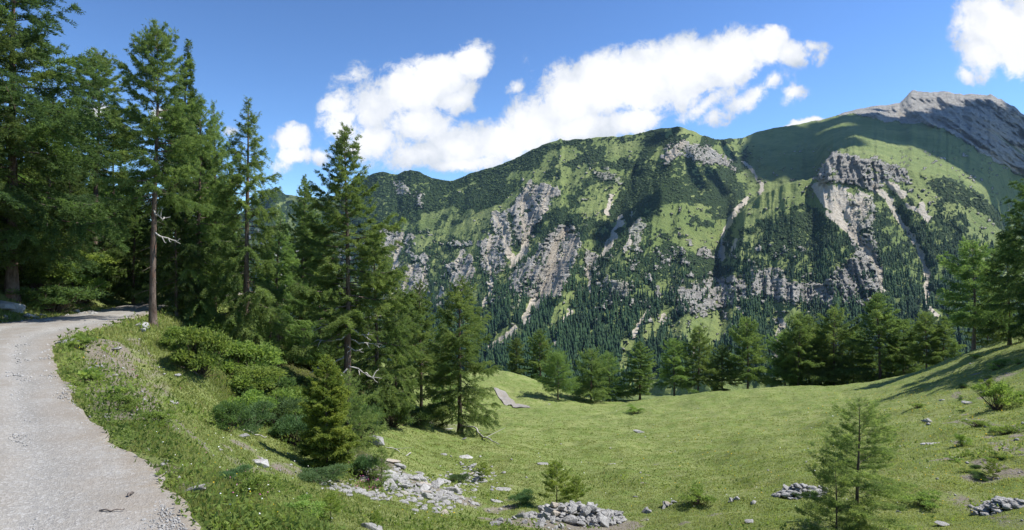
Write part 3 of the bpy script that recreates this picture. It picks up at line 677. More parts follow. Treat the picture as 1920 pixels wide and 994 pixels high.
CL = [([(1300,325,0,60),(1345,340,0,55)], 2600, 1), ([(1180,405,0,55),(1150,440,0,40)], 2500, 2),
      ([(1435,285,0,90),(1450,260,0,90),(1500,300,0,90),(1500,265,0,100),(1555,280,0,80),(1570,250,0,90),(1450,315,0,60),(1490,322,0,50)], 3600, 3),
      ([(1640,252,0,90),(1690,250,0,110),(1740,265,0,110),(1780,285,0,110),(1830,305,0,110),(1890,325,0,110),(1940,340,0,110),(1660,236,0,120),(1730,242,0,140),(1800,262,0,150),(1860,285,0,150),(1920,310,0,150)], 3300, 4),
      ([(1780,215,0,70),(1830,225,0,110),(1870,240,0,130),(1930,262,0,150),(1990,275,0,160)], 4300, 5), ([(1590,222,0,60),(1540,238,0,50),(1650,206,0,30)], 4200, 6), ([(1240,258,0,35)], 2600, 7), ([(1365,285,0,50)], 2900, 8)]
for pts, tu, sdd in CL:
    tag(link('cloud', cloud(pts, tu, sdd)), 'unseen cloud high above the frame, shaped to shade the far slopes', 'cloud', 'clouds overhead', kind='stuff')
# ---------------------------------------------------------------- trees near the camera
m, t, b, _ = new_mat('bark', 0.95, 0.1)
p = objco(t); mp = t.node('ShaderNodeMapping'); t.l.new(p, mp.inputs[0]); mp.inputs['Scale'].default_value = (1, 1, 0.25)
n1 = t.noise(mp.outputs[0], 9, 7, 0.7); n2 = t.noise(p, 1.1, 4, 0.6)
c = t.mix(t.mapr(n1, 0.35, 0.65), (0.055, 0.038, 0.03), (0.21, 0.16, 0.13))
c = t.mix(t.mapr(n2, 0.52, 0.7, 0, 0.7), c, (0.20, 0.085, 0.05))
c = t.mix(attr(t, 'tint'), c, (0.30, 0.28, 0.26))
t.l.new(c, b.inputs['Base Color']); bump(t, b, n1, 0.9, 0.06)
MAT_BARK = m
m, t, b, _ = new_mat('dead_wood', 0.9, 0.15)
c = t.mix(t.noise(objco(t), 14, 5, 0.7), (0.24, 0.22, 0.20), (0.50, 0.48, 0.45)); t.l.new(c, b.inputs['Base Color'])
MAT_DEAD = m
MAT_LARCH = leaf_mat('larch_needles', (0.09, 0.148, 0.055), (0.165, 0.24, 0.078), (0.26, 0.335, 0.115), 0.55)
MAT_SPRUCE = leaf_mat('spruce_needles', (0.045, 0.09, 0.03), (0.14, 0.215, 0.045), (0.30, 0.37, 0.08), 0.45)
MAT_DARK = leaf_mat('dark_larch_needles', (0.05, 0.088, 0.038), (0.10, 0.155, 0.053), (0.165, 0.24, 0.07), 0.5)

def tubes(paths, n=3, caps=False):
    """list of (points k×3, radii k) with the same k -> V, F"""
    out = []
    for P, r in paths:
        P = np.asarray(P, float); k = len(P); T = np.gradient(P, axis=0); T /= np.linalg.norm(T, axis=1)[:, None]+1e-9
        ref = np.where(np.abs(T[:, 2:3]) > 0.9, [[1, 0, 0]], [[0, 0, 1]]); A_ = np.cross(T, ref); A_ /= np.linalg.norm(A_, axis=1)[:, None]+1e-9; B_ = np.cross(T, A_)
        a = np.linspace(0, 2*np.pi, n, False)
        V = P[:, None]+(A_[:, None]*np.cos(a)[None, :, None]+B_[:, None]*np.sin(a)[None, :, None])*np.asarray(r)[:, None, None]
        i = np.arange(k*n).reshape(k, n)
        F = np.stack([i[:-1], np.roll(i[:-1], -1, 1), np.roll(i[1:], -1, 1), i[1:]], -1).reshape(-1, 4)
        out.append((V.reshape(-1, 3), F, 0.0))
    return merge(out)

def needles(P, Dr, ln, wd, g):
    """narrow needle clusters at P pointing roughly along Dr"""
    n = len(P); d = Dr+g.normal(0, 0.55, (n, 3)); d /= np.linalg.norm(d, axis=1)[:, None]+1e-9
    q = np.cross(d, g.normal(0, 1, (n, 3))); q /= np.linalg.norm(q, axis=1)[:, None]+1e-9
    l_ = ln*g.uniform(0.6, 1.3, (n, 1)); w_ = wd*g.uniform(0.7, 1.3, (n, 1))
    V = np.stack([P-q*w_*0.5, P+q*w_*0.5, P+d*l_], 1).reshape(-1, 3)
    return V, np.arange(3*n).reshape(n, 3)

def conifer(seed, H, Rmax, cb, nb, ntuft, nl, nw, e_lo=-0.15, e_hi=0.65, sag=0.25, up=0.15, hang=0.25, power=0.8, trunk_r=None, gaps=0.12, lumpy=0.35, name='larch', stub=True, crown_mat=None, shape=None, twig=1.0, lean=0.0, bright=0.5, bare=0):
    g = np.random.default_rng(seed); tr = trunk_r or H*0.0135
    wob = lambda z: np.stack([0.012*H*np.sin(z/H*5+seed)*(z/H)+lean*z, 0.010*H*np.cos(z/H*4+seed*2)*(z/H)-0.01*H*np.cos(seed*2)*(z/H), z], -1)
    zt = H*np.linspace(0, 1, 22)**1.15; rt = tr*np.clip(1-zt/H, 0.02, 1)**0.85*(1+0.55*np.exp(-zt/(0.02*H+0.1)))
    Vt, Ft, _ = tubes([(wob(zt)-np.array([0, 0, 0.35])*(zt[:, None] == 0), rt)], 9)
    ang = np.arctan2(Vt[:, 1], Vt[:, 0]); Vt[:, :2] += (Vt[:, :2]-wob(Vt[:, 2])[:, :2])*(0.12*np.sin(ang*3+Vt[:, 2]*1.3))[:, None]
    trunkparts = [(Vt, Ft, 0.0)]
    hs = cb+(1-cb)*(np.arange(nb)+g.random(nb))/nb; hs = 1-(1-hs)**1.25
    az = np.cumsum(np.full(nb, 2.39996))+g.normal(0, 0.4, nb)
    paths, TP, TD, TT, TW = [], [], [], [], []
    for i in range(nb):
        f = (hs[i]-cb)/(1-cb)
        if g.random() < gaps: continue
        kk = 3.2*(1-power)+0.9; R = Rmax*(1-math.exp(-kk*(1-f)))/(1-math.exp(-kk))*min(1, 0.6+f*3)*g.uniform(1-lumpy*min(1, .35+1.3*(1-f)), 1.0+lumpy*0.25)
        R *= 1+0.18*math.sin(az[i]*2+seed+f*5)
        R = max(R, 0.012*H); dh = np.array([math.cos(az[i]), math.sin(az[i]), 0]); pr = np.array([-dh[1], dh[0], 0])
        e0 = lerp(e_lo, e_hi, f**1.1)+g.normal(0, 0.08); s = np.linspace(0, 1, 7)
        base = wob(np.array(hs[i]*H)); bend = g.normal(0, 0.10)
        z = R*(math.tan(e0)*s-sag*s**1.5*(1-f)+up*s**3)
        P = base+dh*(R*s)[:, None]+pr*(R*bend*s**2)[:, None]+np.array([0, 0, 1])*z[:, None]
        br = max(0.004*H*0.35, tr*0.22*(R/Rmax))*(1-0.85*s); paths.append((P, br))
        # twigs
        ntw = max(3, int(R*13*twig/(0.4+0.08*H)+2)); ts = g.uniform(0.14, 1.0, ntw)**0.8
        sd_ = np.where(g.random(ntw) < 0.5, -1, 1)
        Bp = np.stack([np.interp(ts, s, P[:, j]) for j in range(3)], 1); along = (P[-1]-P[0])/np.linalg.norm(P[-1]-P[0])
        tl = R*(0.14+0.40*(1-ts)*np.minimum(1, ts*3.0))*g.uniform(0.6, 1.25, ntw)
        Td = along*g.uniform(0.4, 0.9, (ntw, 1))+pr*(sd_*g.uniform(0.5, 1.0, ntw))[:, None]+np.array([0, 0, 1])*g.normal(-hang*0.5, 0.13, (ntw, 1))
        Td /= np.linalg.norm(Td, axis=1)[:, None]
        k = 9; u_ = np.linspace(0.05, 1, k)
        Q = Bp[:, None]+Td[:, None]*(tl[:, None]*u_)[..., None]-np.array([0, 0, 1])*(hang*tl[:, None]*u_**2)[..., None]
        ctint = g.normal(bright, 0.16)
        TW.append(np.repeat(tl+.02*R, k)); TP.append(Q.reshape(-1, 3)); TD.append(np.repeat(Td, k, 0)); TT.append(np.repeat(np.clip(ctint+g.normal(0, 0.12, ntw), 0, 1), k))
        for s2 in (0.55, 0.75, 0.9, 0.97, 1.0):
            if f < 0.95 or s2 == 1.0:
                TP.append(np.stack([np.interp([s2], s, P[:, j]) for j in range(3)], 1)); TD.append(along[None]); TT.append([ctint]); TW.append([.16*R+.03])
        for j in g.choice(ntw, min(ntw, 3), False): paths.append((np.linspace(Bp[j], Q[j, -1], 7), np.linspace(br[3]*0.5, br[-1]*0.4+0.001, 7)))
    if stub:
        for i in range(int(10*H/10)):
            h_ = g.uniform(0.06, cb+0.25)*H; a = g.uniform(0, 6.3); L_ = g.uniform(0.04, 0.13)*Rmax*3; s = np.linspace(0, 1, 7)
            dv = np.array([math.cos(a), math.sin(a), 0]); P = wob(np.array(h_))+dv*(L_*s)[:, None]+np.array([0, 0, 1])*(-0.3*L_*s**1.3+g.normal(0, .05, 7).cumsum()*L_*0.3)[:, None]
            paths.append((P, np.linspace(0.012, 0.003, 7)*H/9))
    Vb, Fb, _ = tubes(paths, 3); trunkparts.append((Vb, Fb, 0.15))
    V, F, T = merge(trunkparts)
    trunk = mesh_np(name+'_trunk', V, F, MAT_BARK, {'tint': T}, True)
    TP = np.concatenate(TP); TD = np.concatenate(TD); TT = np.concatenate([np.asarray(x_, float) for x_ in TT])
    top = wob(np.linspace(0.93, 1.0, 30)*H); TP = np.concatenate([TP, top]); TD = np.concatenate([TD, np.tile([[0, 0, 1.0]], (30, 1))]); TT = np.concatenate([TT, np.full(30, .6)]); TW = np.concatenate([np.concatenate(TW), np.full(30, .0045*H)])
    pick = g.choice(len(TP), ntuft, p=TW/TW.sum()); jit = g.normal(0, nl*0.34, (ntuft, 3))
    V, F = needles(TP[pick]+jit, TD[pick]*1.1+np.array([0, 0, 0.12]), nl, nw, g)
    T = np.repeat(np.clip(TT[pick]+g.normal(0, 0.10, ntuft), 0, 1), 3)
    crown = mesh_np(name+'_crown', V, F, crown_mat or MAT_LARCH, {'tint': T})
    return dict(H=H, trunk=trunk, crown=crown)

PR = {}
PR['tall'] = conifer(11, 12, 2.4, 0.34, 130, 105000, .105, .030, e_lo=-0.25, e_hi=0.75, sag=0.15, up=0.25, gaps=.12, lumpy=.5, power=.3, bright=.42)
PR['slim'] = conifer(12, 12, 2.2, 0.10, 150, 110000, .10, .027, e_lo=-0.3, e_hi=0.6, sag=0.35, up=0.2, hang=.6, gaps=.08, lumpy=.45, power=.65, bright=.5)
PR['classic'] = conifer(13, 13, 2.75, 0.22, 145, 150000, .10, .030, e_lo=-0.30, e_hi=0.8, sag=0.2, up=0.32, gaps=.10, lumpy=.5, power=.75, bright=.48)
PR['classic_b'] = conifer(23, 12, 3.0, 0.08, 140, 150000, .105, .032, e_lo=-0.35, e_hi=0.75, sag=0.3, up=0.3, hang=.4, gaps=.10, lumpy=.45, power=.6, bright=.55)
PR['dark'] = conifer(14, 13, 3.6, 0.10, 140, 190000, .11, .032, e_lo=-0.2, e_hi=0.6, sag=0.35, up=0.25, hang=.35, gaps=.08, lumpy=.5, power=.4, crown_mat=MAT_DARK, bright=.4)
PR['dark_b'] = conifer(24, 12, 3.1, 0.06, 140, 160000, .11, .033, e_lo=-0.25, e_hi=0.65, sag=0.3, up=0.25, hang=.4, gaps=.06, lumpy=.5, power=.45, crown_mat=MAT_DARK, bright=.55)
PR['broad'] = conifer(15, 10, 4.2, 0.17, 115, 60000, .16, .060, e_lo=-0.12, e_hi=0.8, sag=0.12, up=0.2, gaps=.08, lumpy=.45, power=.3, bright=.5)
PR['broad_b'] = conifer(25, 10, 4.0, 0.06, 115, 60000, .16, .060, e_lo=-0.25, e_hi=0.75, sag=0.15, up=0.2, gaps=.08, lumpy=.45, power=.45, bright=0.5)
PR['crest'] = conifer(16, 12, 3.4, 0.20, 115, 60000, .16, .060, e_lo=-0.22, e_hi=0.8, sag=0.12, up=0.2, gaps=.12, lumpy=.55, power=.4, bright=0.5)
PR['crest_b'] = conifer(26, 12, 3.6, 0.22, 115, 60000, .16, .060, e_lo=-0.22, e_hi=0.75, sag=0.15, up=0.2, gaps=.14, lumpy=.6, power=.3, bright=0.5)
PR['crest_c'] = conifer(36, 12, 3.1, 0.10, 115, 60000, .16, .060, e_lo=-0.3, e_hi=0.75, sag=0.2, up=0.2, gaps=.08, lumpy=.5, power=.6, bright=0.42)
PR['spruce'] = conifer(17, 3, 0.92, 0.03, 150, 130000, 0.048, 0.02, e_lo=-0.15, e_hi=0.6, sag=0.12, up=0.18, hang=.15, gaps=.02, lumpy=.28, power=.8, name='spruce', stub=False, crown_mat=MAT_SPRUCE, bright=0.72, twig=2.2)
PR['spruce_tall'] = conifer(18, 13, 1.9, 0.05, 150, 66000, .13, .045, e_lo=-0.35, e_hi=0.35, sag=0.25, up=0.2, hang=.35, gaps=.03, lumpy=.35, power=.9, name='spruce', crown_mat=MAT_SPRUCE, bright=.2)
PR['sapling'] = conifer(19, 2.6, 1.0, 0.10, 80, 46000, .042, .0095, e_lo=0.05, e_hi=0.8, sag=0.15, up=0.2, hang=.1, gaps=.10, lumpy=.5, power=.75, trunk_r=.032, name='young_larch', bright=0.75, stub=False)
PR['sapling_b'] = conifer(29, 1.5, 0.62, 0.05, 60, 15000, .042, .010, e_lo=0.1, e_hi=0.8, sag=0.1, up=0.2, hang=.1, gaps=.12, lumpy=.6, power=.7, trunk_r=.018, name='young_larch', bright=0.7, stub=False)
PR['seedling'] = conifer(39, 1.0, 0.48, 0.04, 50, 14000, .035, .010, e_lo=0.1, e_hi=0.85, sag=0.05, up=0.2, hang=.0, gaps=.08, lumpy=.5, power=.6, trunk_r=.012, name='seedling', crown_mat=MAT_SPRUCE, bright=0.8, stub=False)

def plant_tree(kind, name, px_, Y, top, label, wide=1.0, cat='larch', group=None, z=None, rot=None, base_py=None, up=0.0):
    if base_py is not None: x, Y, z = ground_at(px_, base_py)
    x = (px_-CX)/FPX*Y
    if z is None: z = float(height(x, Y))
    pr = PR[kind]; H = CAMZ+(CY-top)/FPX*Y-z+up
    o = bpy.data.objects.new(name, None); COL.objects.link(o); o.empty_display_size = 0.3
    o.location = (x, Y, z); s = H/pr['H']; o.scale = (s*wide, s*wide, s); o.rotation_euler[2] = rng.uniform(0, 6.3) if rot is None else rot
    link('trunk', pr['trunk'], o); link('crown', pr['crown'], o)
    tag(o, label, cat, group); return o
LG = 'larches of the wood beside the road'
left = [
 # kind, name, px, Y, top, label, wide, cat
 ('dark','larch_tree',22,23.5,-170,'very tall dark larch cut off by the photo top, boughs over the road',1.0,'larch'),
 ('dark_b','larch_tree',-60,22,-60,'dark larch at the very edge of the photo above the roadside stones',1.15,'larch'),
 ('dark_b','larch_tree',95,31,175,'shaded larch filling the gap right of the very tall dark one',1.05,'larch'),
 ('tall','larch_tree',178,33,96,'tall larch with dark slim trunk standing behind the road between darker trees',1.15,'larch'),
 ('dark','larch_tree',50,36,150,'dense dark larch standing far back behind the very tall one',1.0,'larch'),
 ('dark_b','larch_tree',128,29,300,'lower dark larch on the shaded bank behind the road, left of a slim trunk',1.1,'larch'),
 ('dark_b','larch_tree',215,38,215,'dark larch behind the road just left of the tallest roadside larch',1.1,'larch'),
 ('dark','larch_tree',238,46,330,'distant dark larch seen low behind the road bend',1.0,'larch'),
 ('tall','larch_tree',287,22.0,45,'tallest roadside larch with reddish bare trunk at the grass edge of the road',0.95,'larch'),
 ('spruce_tall','spruce_tree',348,31,78,'dark cone-topped spruce directly behind the tallest roadside larch',1.1,'spruce'),
 ('dark_b','larch_tree',335,35,200,'dark leafy larch hidden in the middle of the roadside clump',1.1,'larch'),
 ('classic_b','larch_tree',372,28,180,'larch with long side boughs right of the cone-topped spruce',0.95,'larch'),
 ('slim','larch_tree',402,33,195,'narrow-topped larch rising between the roadside clump and the slim pendulous larch',1.0,'larch'),
 ('dark_b','larch_tree',415,37,330,'dark larch low behind the narrow-topped one',1.1,'larch'),
 ('slim','larch_tree',462,27,190,'slim pendulous larch with a thin dark trunk, hanging twigs and pointed tip',1.0,'larch'),
 ('slim','larch_tree',520,31,400,'small soft green larch right of the slim pendulous larch',1.3,'larch'),
 ('classic','larch_tree',568,38,332,'larch with a thin top between the slim pendulous larch and the big pointed one',0.85,'larch'),
 ('dark_b','larch_tree',600,40,415,'shaded larch standing right behind the big pointed larch',1.1,'larch'),
 ('classic','larch_tree',650,29,240,'big pointed larch with reddish trunk and white dead boughs at its foot',1.0,'larch'),
 ('slim','larch_tree',505,36,470,'soft low larch in the dark gap behind the pendulous one',1.3,'larch'),
 ('classic_b','larch_tree',706,31,425,'leaning bright green larch at the right shoulder of the big pointed larch',0.95,'larch'),
 ('dark_b','larch_tree',560,34,520,'dark short larch among undergrowth left of the big pointed one',1.2,'larch'),
 ('classic_b','larch_tree',742,38,520,'bright larch at the end of the wood, left of the two meadow edge larches',0.8,'larch'),
 ('classic','larch_tree',790,42,527,'meadow edge larch with bare dark lower trunk and a bush at its foot',1.0,'larch'),
 ('classic_b','larch_tree',765,52,560,'thin larch behind the meadow edge pair',0.9,'larch'),
 ('classic_b','larch_tree',862,37.5,520,'crooked-foot larch with loose stones and fallen bough at the meadow edge',1.2,'larch'),
 ('slim','larch_tree',828,50,590,'pale thin larch between the two meadow edge larches',1.0,'larch'),
]
left += [
 ('dark','larch_tree',140,40,210,'dark larch in the second row between the slim-trunked larch and its dark neighbour',1.0,'larch'),
 ('dark_b','larch_tree',250,30,330,'dark larch close behind the road bend, left of the tallest roadside trunk',1.0,'larch'),
 ('dark','larch_tree',330,26.5,330,'dark low-boughed larch directly right of the tallest roadside trunk',1.0,'larch'),
 ('dark_b','larch_tree',-20,27,150,'dark larch half outside the photo behind the roadside stones',1.0,'larch'),
 ('dark_b','larch_tree',150,52,330,'far shaded larch above the road bend, left of two others',1.3,'larch'),
 ('dark','larch_tree',195,58,360,'far shaded larch above the road bend, between two others',1.2,'larch'),
 ('dark_b','larch_tree',262,62,380,'far shaded larch above the road bend, right of two others',1.3,'larch'),
 ('dark_b','larch_tree',310,50,420,'far shaded larch straight behind the road end',1.3,'larch'),
 ('dark','larch_tree',75,44,360,'far shaded larch high on the bank behind the stones',1.2,'larch'),
 ('dark_b','larch_tree',10,34,330,'shaded larch close behind the pale bank boulder',1.2,'larch'),
 ('dark_b','larch_tree',440,44,440,'shaded larch in the dark gap behind the pendulous one',1.3,'larch'),
 ('dark_b','larch_tree',640,46,520,'shaded larch low behind the big pointed one',1.3,'larch'),
 ('dark_b','larch_tree',690,50,600,'shaded short larch behind the leaning bright one',1.3,'larch'),
]
for k, nm, pxx, Y, top, lab, wide, cat in left:
    plant_tree(k, nm, pxx, Y, top, lab, wide*(.84 if pxx < 420 and pxx > 30 else 1), cat, LG if nm == 'larch_tree' else None)
crest = [
 ('crest_c',968,92,632,'pointed larch on the grassy knoll behind the track, left of another',1.2),
 ('crest_c',1013,93,617,'dark upright larch on the knoll, right of the pointed one',1.1),
 ('broad',1046,74,662,'round low larch with short bare trunk standing in front of the knoll',1.0),
 ('broad_b',1108,78,655,'left half of the widest bushy larch pair, foliage down to the grass',1.05),
 ('broad_b',1142,80,662,'right half of the widest bushy larch pair on the meadow rim',1.0),
 ('crest_c',1200,80,641,'larch with steep stepped boughs and stones at its foot',1.25),
 ('crest_b',1264,83,636,'open larch with forked lower trunk on the meadow rim',1.0),
 ('crest',1309,84,612,'tall loose larch beside the forked one on the meadow rim',0.9),
 ('crest_c',1354,85,645,'low shaded larch tucked left of the tall clear-trunked one',1.25),
 ('crest',1402,84,595,'tall larch with clear brown trunk standing apart at the rim',0.95),
 ('crest_b',1472,86,625,'small larch at the left end of the long rim grove',1.1),
 ('crest',1497,84,587,'leading larch of the long rim grove, boughs to the left',0.95),
 ('crest_c',1518,88,590,'slim larch second into the rim grove',1.1),
 ('crest_b',1538,87,618,'dim lower larch third into the rim grove',1.1),
 ('crest',1565,84,577,'tall broad larch fourth into the rim grove',1.0),
 ('crest_b',1600,85,622,'short larch before the tallest slender one of the grove',1.05),
 ('crest_c',1628,88,640,'low filling larch left of the tallest slender one',1.1),
 ('crest_c',1650,80,548,'tallest slender larch of the rim grove with pale trunk foot',1.15),
 ('broad_b',1672,84,640,'low bushy larch leaning against the tallest slender one',0.8),
 ('crest_b',1694,80,600,'pointed larch right of the tallest slender one',1.0),
 ('crest',1737,76,585,'twin-trunked looking larch where the meadow rim starts to climb',0.9),
 ('crest_c',1768,76,592,'narrow larch closing the rim grove on the climbing side',1.15),
 ('crest_b',1715,84,650,'small shaded larch low inside the climbing end of the grove',1.0),
 ('crest',1826,64,452,'large larch on the climbing rim, first of the dark right hand trees',1.05),
 ('broad_b',1852,66,560,'bushy lower larch beside the large one on the climbing rim',.9),
 ('crest_b',1790,70,640,'small larch at the foot of the large one on the climbing rim',.9),
]
for k, pxx, Y, top, lab, wide in crest:
    plant_tree(k, 'larch_tree', pxx, Y, top, lab, wide*1.08, 'larch', 'larches along the meadow rim')
for k, pxx, Y, top, lab, wide in [('dark_b',1893,56,430,'dark larch with hanging boughs on the climbing rim near the photo edge',.95),('dark',1935,50,330,'darkest tall larch at the top of the climbing rim, cut by the photo edge',.85),
      ('dark_b',1990,47,330,'dark larch just beyond the photo edge shading the rim',.9),('dark',2060,44,300,'outermost dark larch throwing shade down the rim',.9)]:
    plant_tree(k, 'larch_tree', pxx, Y, top, lab, wide, 'larch', 'larches along the meadow rim')
plant_tree('spruce','spruce_tree',612,16.5,668,'small dense yellow-green spruce on the bank beside the rubble',1.0,'spruce',None,None,None,886)
plant_tree('sapling_b','young_larch',652,18,700,'thin dark young larch growing right beside the small dense spruce',1.0,'young larch',None,None,None,868)
plant_tree('sapling_b','young_larch',715,18,838,'waist-high young larch at the upper end of the rubble',1.0,'young larch',None,None,None,912)
SAP = plant_tree('sapling','young_larch',1606,11.6,748,'tall airy young larch in the front of the meadow, its tip over the grass',1.3,'young larch',None,None,1.0,1000)
plant_tree('sapling_b','young_larch',1568,11.4,858,'shorter thin larch stem left of the tall airy young one',1.05,'young larch',None,None,2.0,1012)
plant_tree('seedling','young_spruce',1044,17,866,'knee-high spruce growing behind the big heap of stones',1.0,'young spruce',None,None,None,948)
plant_tree('seedling','young_spruce',1082,17.2,896,'small side shoot of spruce with browned twigs behind the big stone heap',1.0,'young spruce',None,None,None,948)
plant_tree('seedling','young_spruce',1862,14,862,'tiny yellowish spruce alone on the right meadow slope',1.2,'young spruce',None,None,None,896)
plant_tree('seedling','young_spruce',905,24,868,'tiny green spruce among the stones at the end of the rubble',1.2,'young spruce',None,None,None,900)
plant_tree('seedling','young_spruce',620,11,925,'feathery seedling in the grass bottom of the bank',1.3,'young spruce',None,None,None,975)
plant_tree('seedling','young_spruce',706,10.5,958,'small blue-green seedling right of the feathery one',.9,'young spruce',None,None,None,990)

# white dead boughs on the big pointed larch (parts of that tree)
big = [o for o in bpy.data.objects if o.get('label', '').startswith('big pointed larch')][0]
def dead_bough(i, parent, h, a, L, g):
    s = np.linspace(0, 1, 10); dv = np.array([math.cos(a), math.sin(a), 0]); pv = np.array([-dv[1], dv[0], 0])
    w1 = np.cumsum(g.normal(0, .16, 10)); w1 -= w1[0]; w2_ = np.cumsum(g.normal(0, .10, 10)); w2_ -= w2_[0]
    P = np.array([0, 0, h])+dv*(L*s)[:, None]+pv*(L*0.35*w1)[:, None]+np.array([0, 0, 1])*(L*(-0.55*s**0.8+0.25*s**2+0.3*w2_))[:, None]
    paths = [(P, np.linspace(0.045, 0.012, 10))]
    for j in (3, 5, 7):
        d2 = dv*g.uniform(.2, .7)+pv*g.choice([-1, 1])*g.uniform(.4, .8)+np.array([0, 0, g.uniform(-.6, .3)]); l2 = L*g.uniform(.25, .5)
        u2 = np.linspace(0, 1, 10); cr2 = np.cumsum(g.normal(0, .05, 10))[:, None]
        paths.append((P[j]+d2*(l2*u2)[:, None]+np.array([0, 0, 1])*cr2*l2, np.linspace(0.034, 0.010, 10)))
    V, F, T = tubes(paths, 4)
    return link('dead_branch', mesh_np('dead_branch', V, F, MAT_DEAD, None, True), parent)
g = np.random.default_rng(5)
for i, (h, a) in enumerate([(2.2,-.3),(2.6,3.4),(3.0,-1.0),(3.1,2.6),(3.4,.2),(3.6,-2.2),(3.9,-.6),(4.1,3.0),(4.5,-1.4),(4.7,.1),(2.0,-1.6),(1.4,3.7)]):
    dead_bough(i, big, h, a-big.rotation_euler[2], g.uniform(1.1, 1.8), g)
T4 = [o for o in bpy.data.objects if o.get('label', '').startswith('tallest roadside')][0]
for h, a in [(4.6,-.1),(3.8,.2)]: dead_bough(0, T4, h, a-T4.rotation_euler[2], g.uniform(.8, 1.5), g)
# ---------------------------------------------------------------- bushes and herbs
MAT_BUSH = leaf_mat('bush_leaves', (0.11, 0.175, 0.045), (0.20, 0.29, 0.07), (0.31, 0.39, 0.11), 0.5)
MAT_JUNIPER = leaf_mat('juniper_leaves', (0.055, 0.105, 0.045), (0.10, 0.17, 0.065), (0.16, 0.24, 0.09), 0.35)
MAT_GRASS = leaf_mat('grass_blades', (0.175, 0.22, 0.066), (0.255, 0.295, 0.10), (0.37, 0.385, 0.165), 0.55, dry=(0.36, 0.30, 0.16))
def bush(seed, n, lw, ll, flat=1.0, lumps=6, mat=None, red=0.0):
    """leafy bush about 1 m across, base at the origin"""
    g = np.random.default_rng(seed); C_ = []; stems = []
    for i in range(lumps):
        a = g.uniform(0, 6.3); r = g.uniform(0.05, 0.42); C_.append((r*math.cos(a), r*math.sin(a), g.uniform(0.12, 0.7)*flat, g.uniform(0.10, 0.22)))
    P, D_, T = [], [], []
    for (x, y, z, r) in C_:
        k = n//lumps; d = g.normal(0, 1, (k, 3)); d /= np.linalg.norm(d, axis=1)[:, None]; d[:, 2] = np.abs(d[:, 2])*1.0-0.25
        rad = r*g.uniform(0.25, 1.6, (k, 1))**0.8*(1+0.9*fbm(d[:, 0]*3+seed, d[:, 1]*3+d[:, 2]*2, 3, seed))[:, None]
        P.append(np.array([x, y, z])+d*rad*np.array([1, 1, flat])); D_.append(d+np.array([0, 0, .3])); T.append(np.full(k, g.normal(.5, .14)))
        for j in range(7):
            e = np.array([x, y, z])+g.normal(0, r*0.7, 3)*np.array([1, 1, flat]); s = np.linspace(0, 1, 5)
            stems.append((np.array([[0, 0, -0.05]])*(1-s)[:, None]+e*s[:, None]+g.normal(0, .015, (5, 3)), np.linspace(.010, .002, 5)))
    P = np.concatenate(P); P[:, 2] = np.maximum(P[:, 2], 0.01); D_ = np.concatenate(D_); T = np.concatenate(T)
    V, F = needles(P, D_, ll, lw, g)
    crown = mesh_np('bush_leaves', V, F, mat or MAT_BUSH, {'tint': np.repeat(np.clip(T+g.normal(0, .15, len(T)), 0, 1), 3)})
    Vs, Fs, _ = tubes(stems, 3); st = mesh_np('bush_stems', Vs, Fs, MAT_BARK, {'tint': np.zeros(len(Vs))})
    return crown, st
BP_ = {'leafy': bush(1, 9000, .035, .05, 1, 12), 'leafy_b': bush(2, 9000, .035, .05, 1.1, 14), 'low': bush(3, 9000, .012, .045, .55, 8, MAT_JUNIPER), 'low_b': bush(4, 9000, .012, .05, .45, 9, MAT_JUNIPER),
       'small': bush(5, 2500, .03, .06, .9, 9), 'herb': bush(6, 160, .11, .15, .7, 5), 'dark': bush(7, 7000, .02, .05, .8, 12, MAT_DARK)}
def plant_bush(kind, name, pxx, pyy, w_px, h_px, label, cat='bush', group=None, xyz=None):
    x, Y, z = xyz or ground_at(pxx, pyy); o = bpy.data.objects.new(name, None); COL.objects.link(o)
    s = w_px/FPX*Y/0.95; sz = h_px/FPX*Y/(0.8*{'low': .55, 'low_b': .45, 'leafy_b': 1.1}.get(kind, .9))
    o.location = (x, Y, z-0.02); o.scale = (s, s, sz); o.rotation_euler[2] = rng.uniform(0, 6.3)
    link('leaves', BP_[kind][0], o); link('stems', BP_[kind][1], o); tag(o, label, cat, group); return o
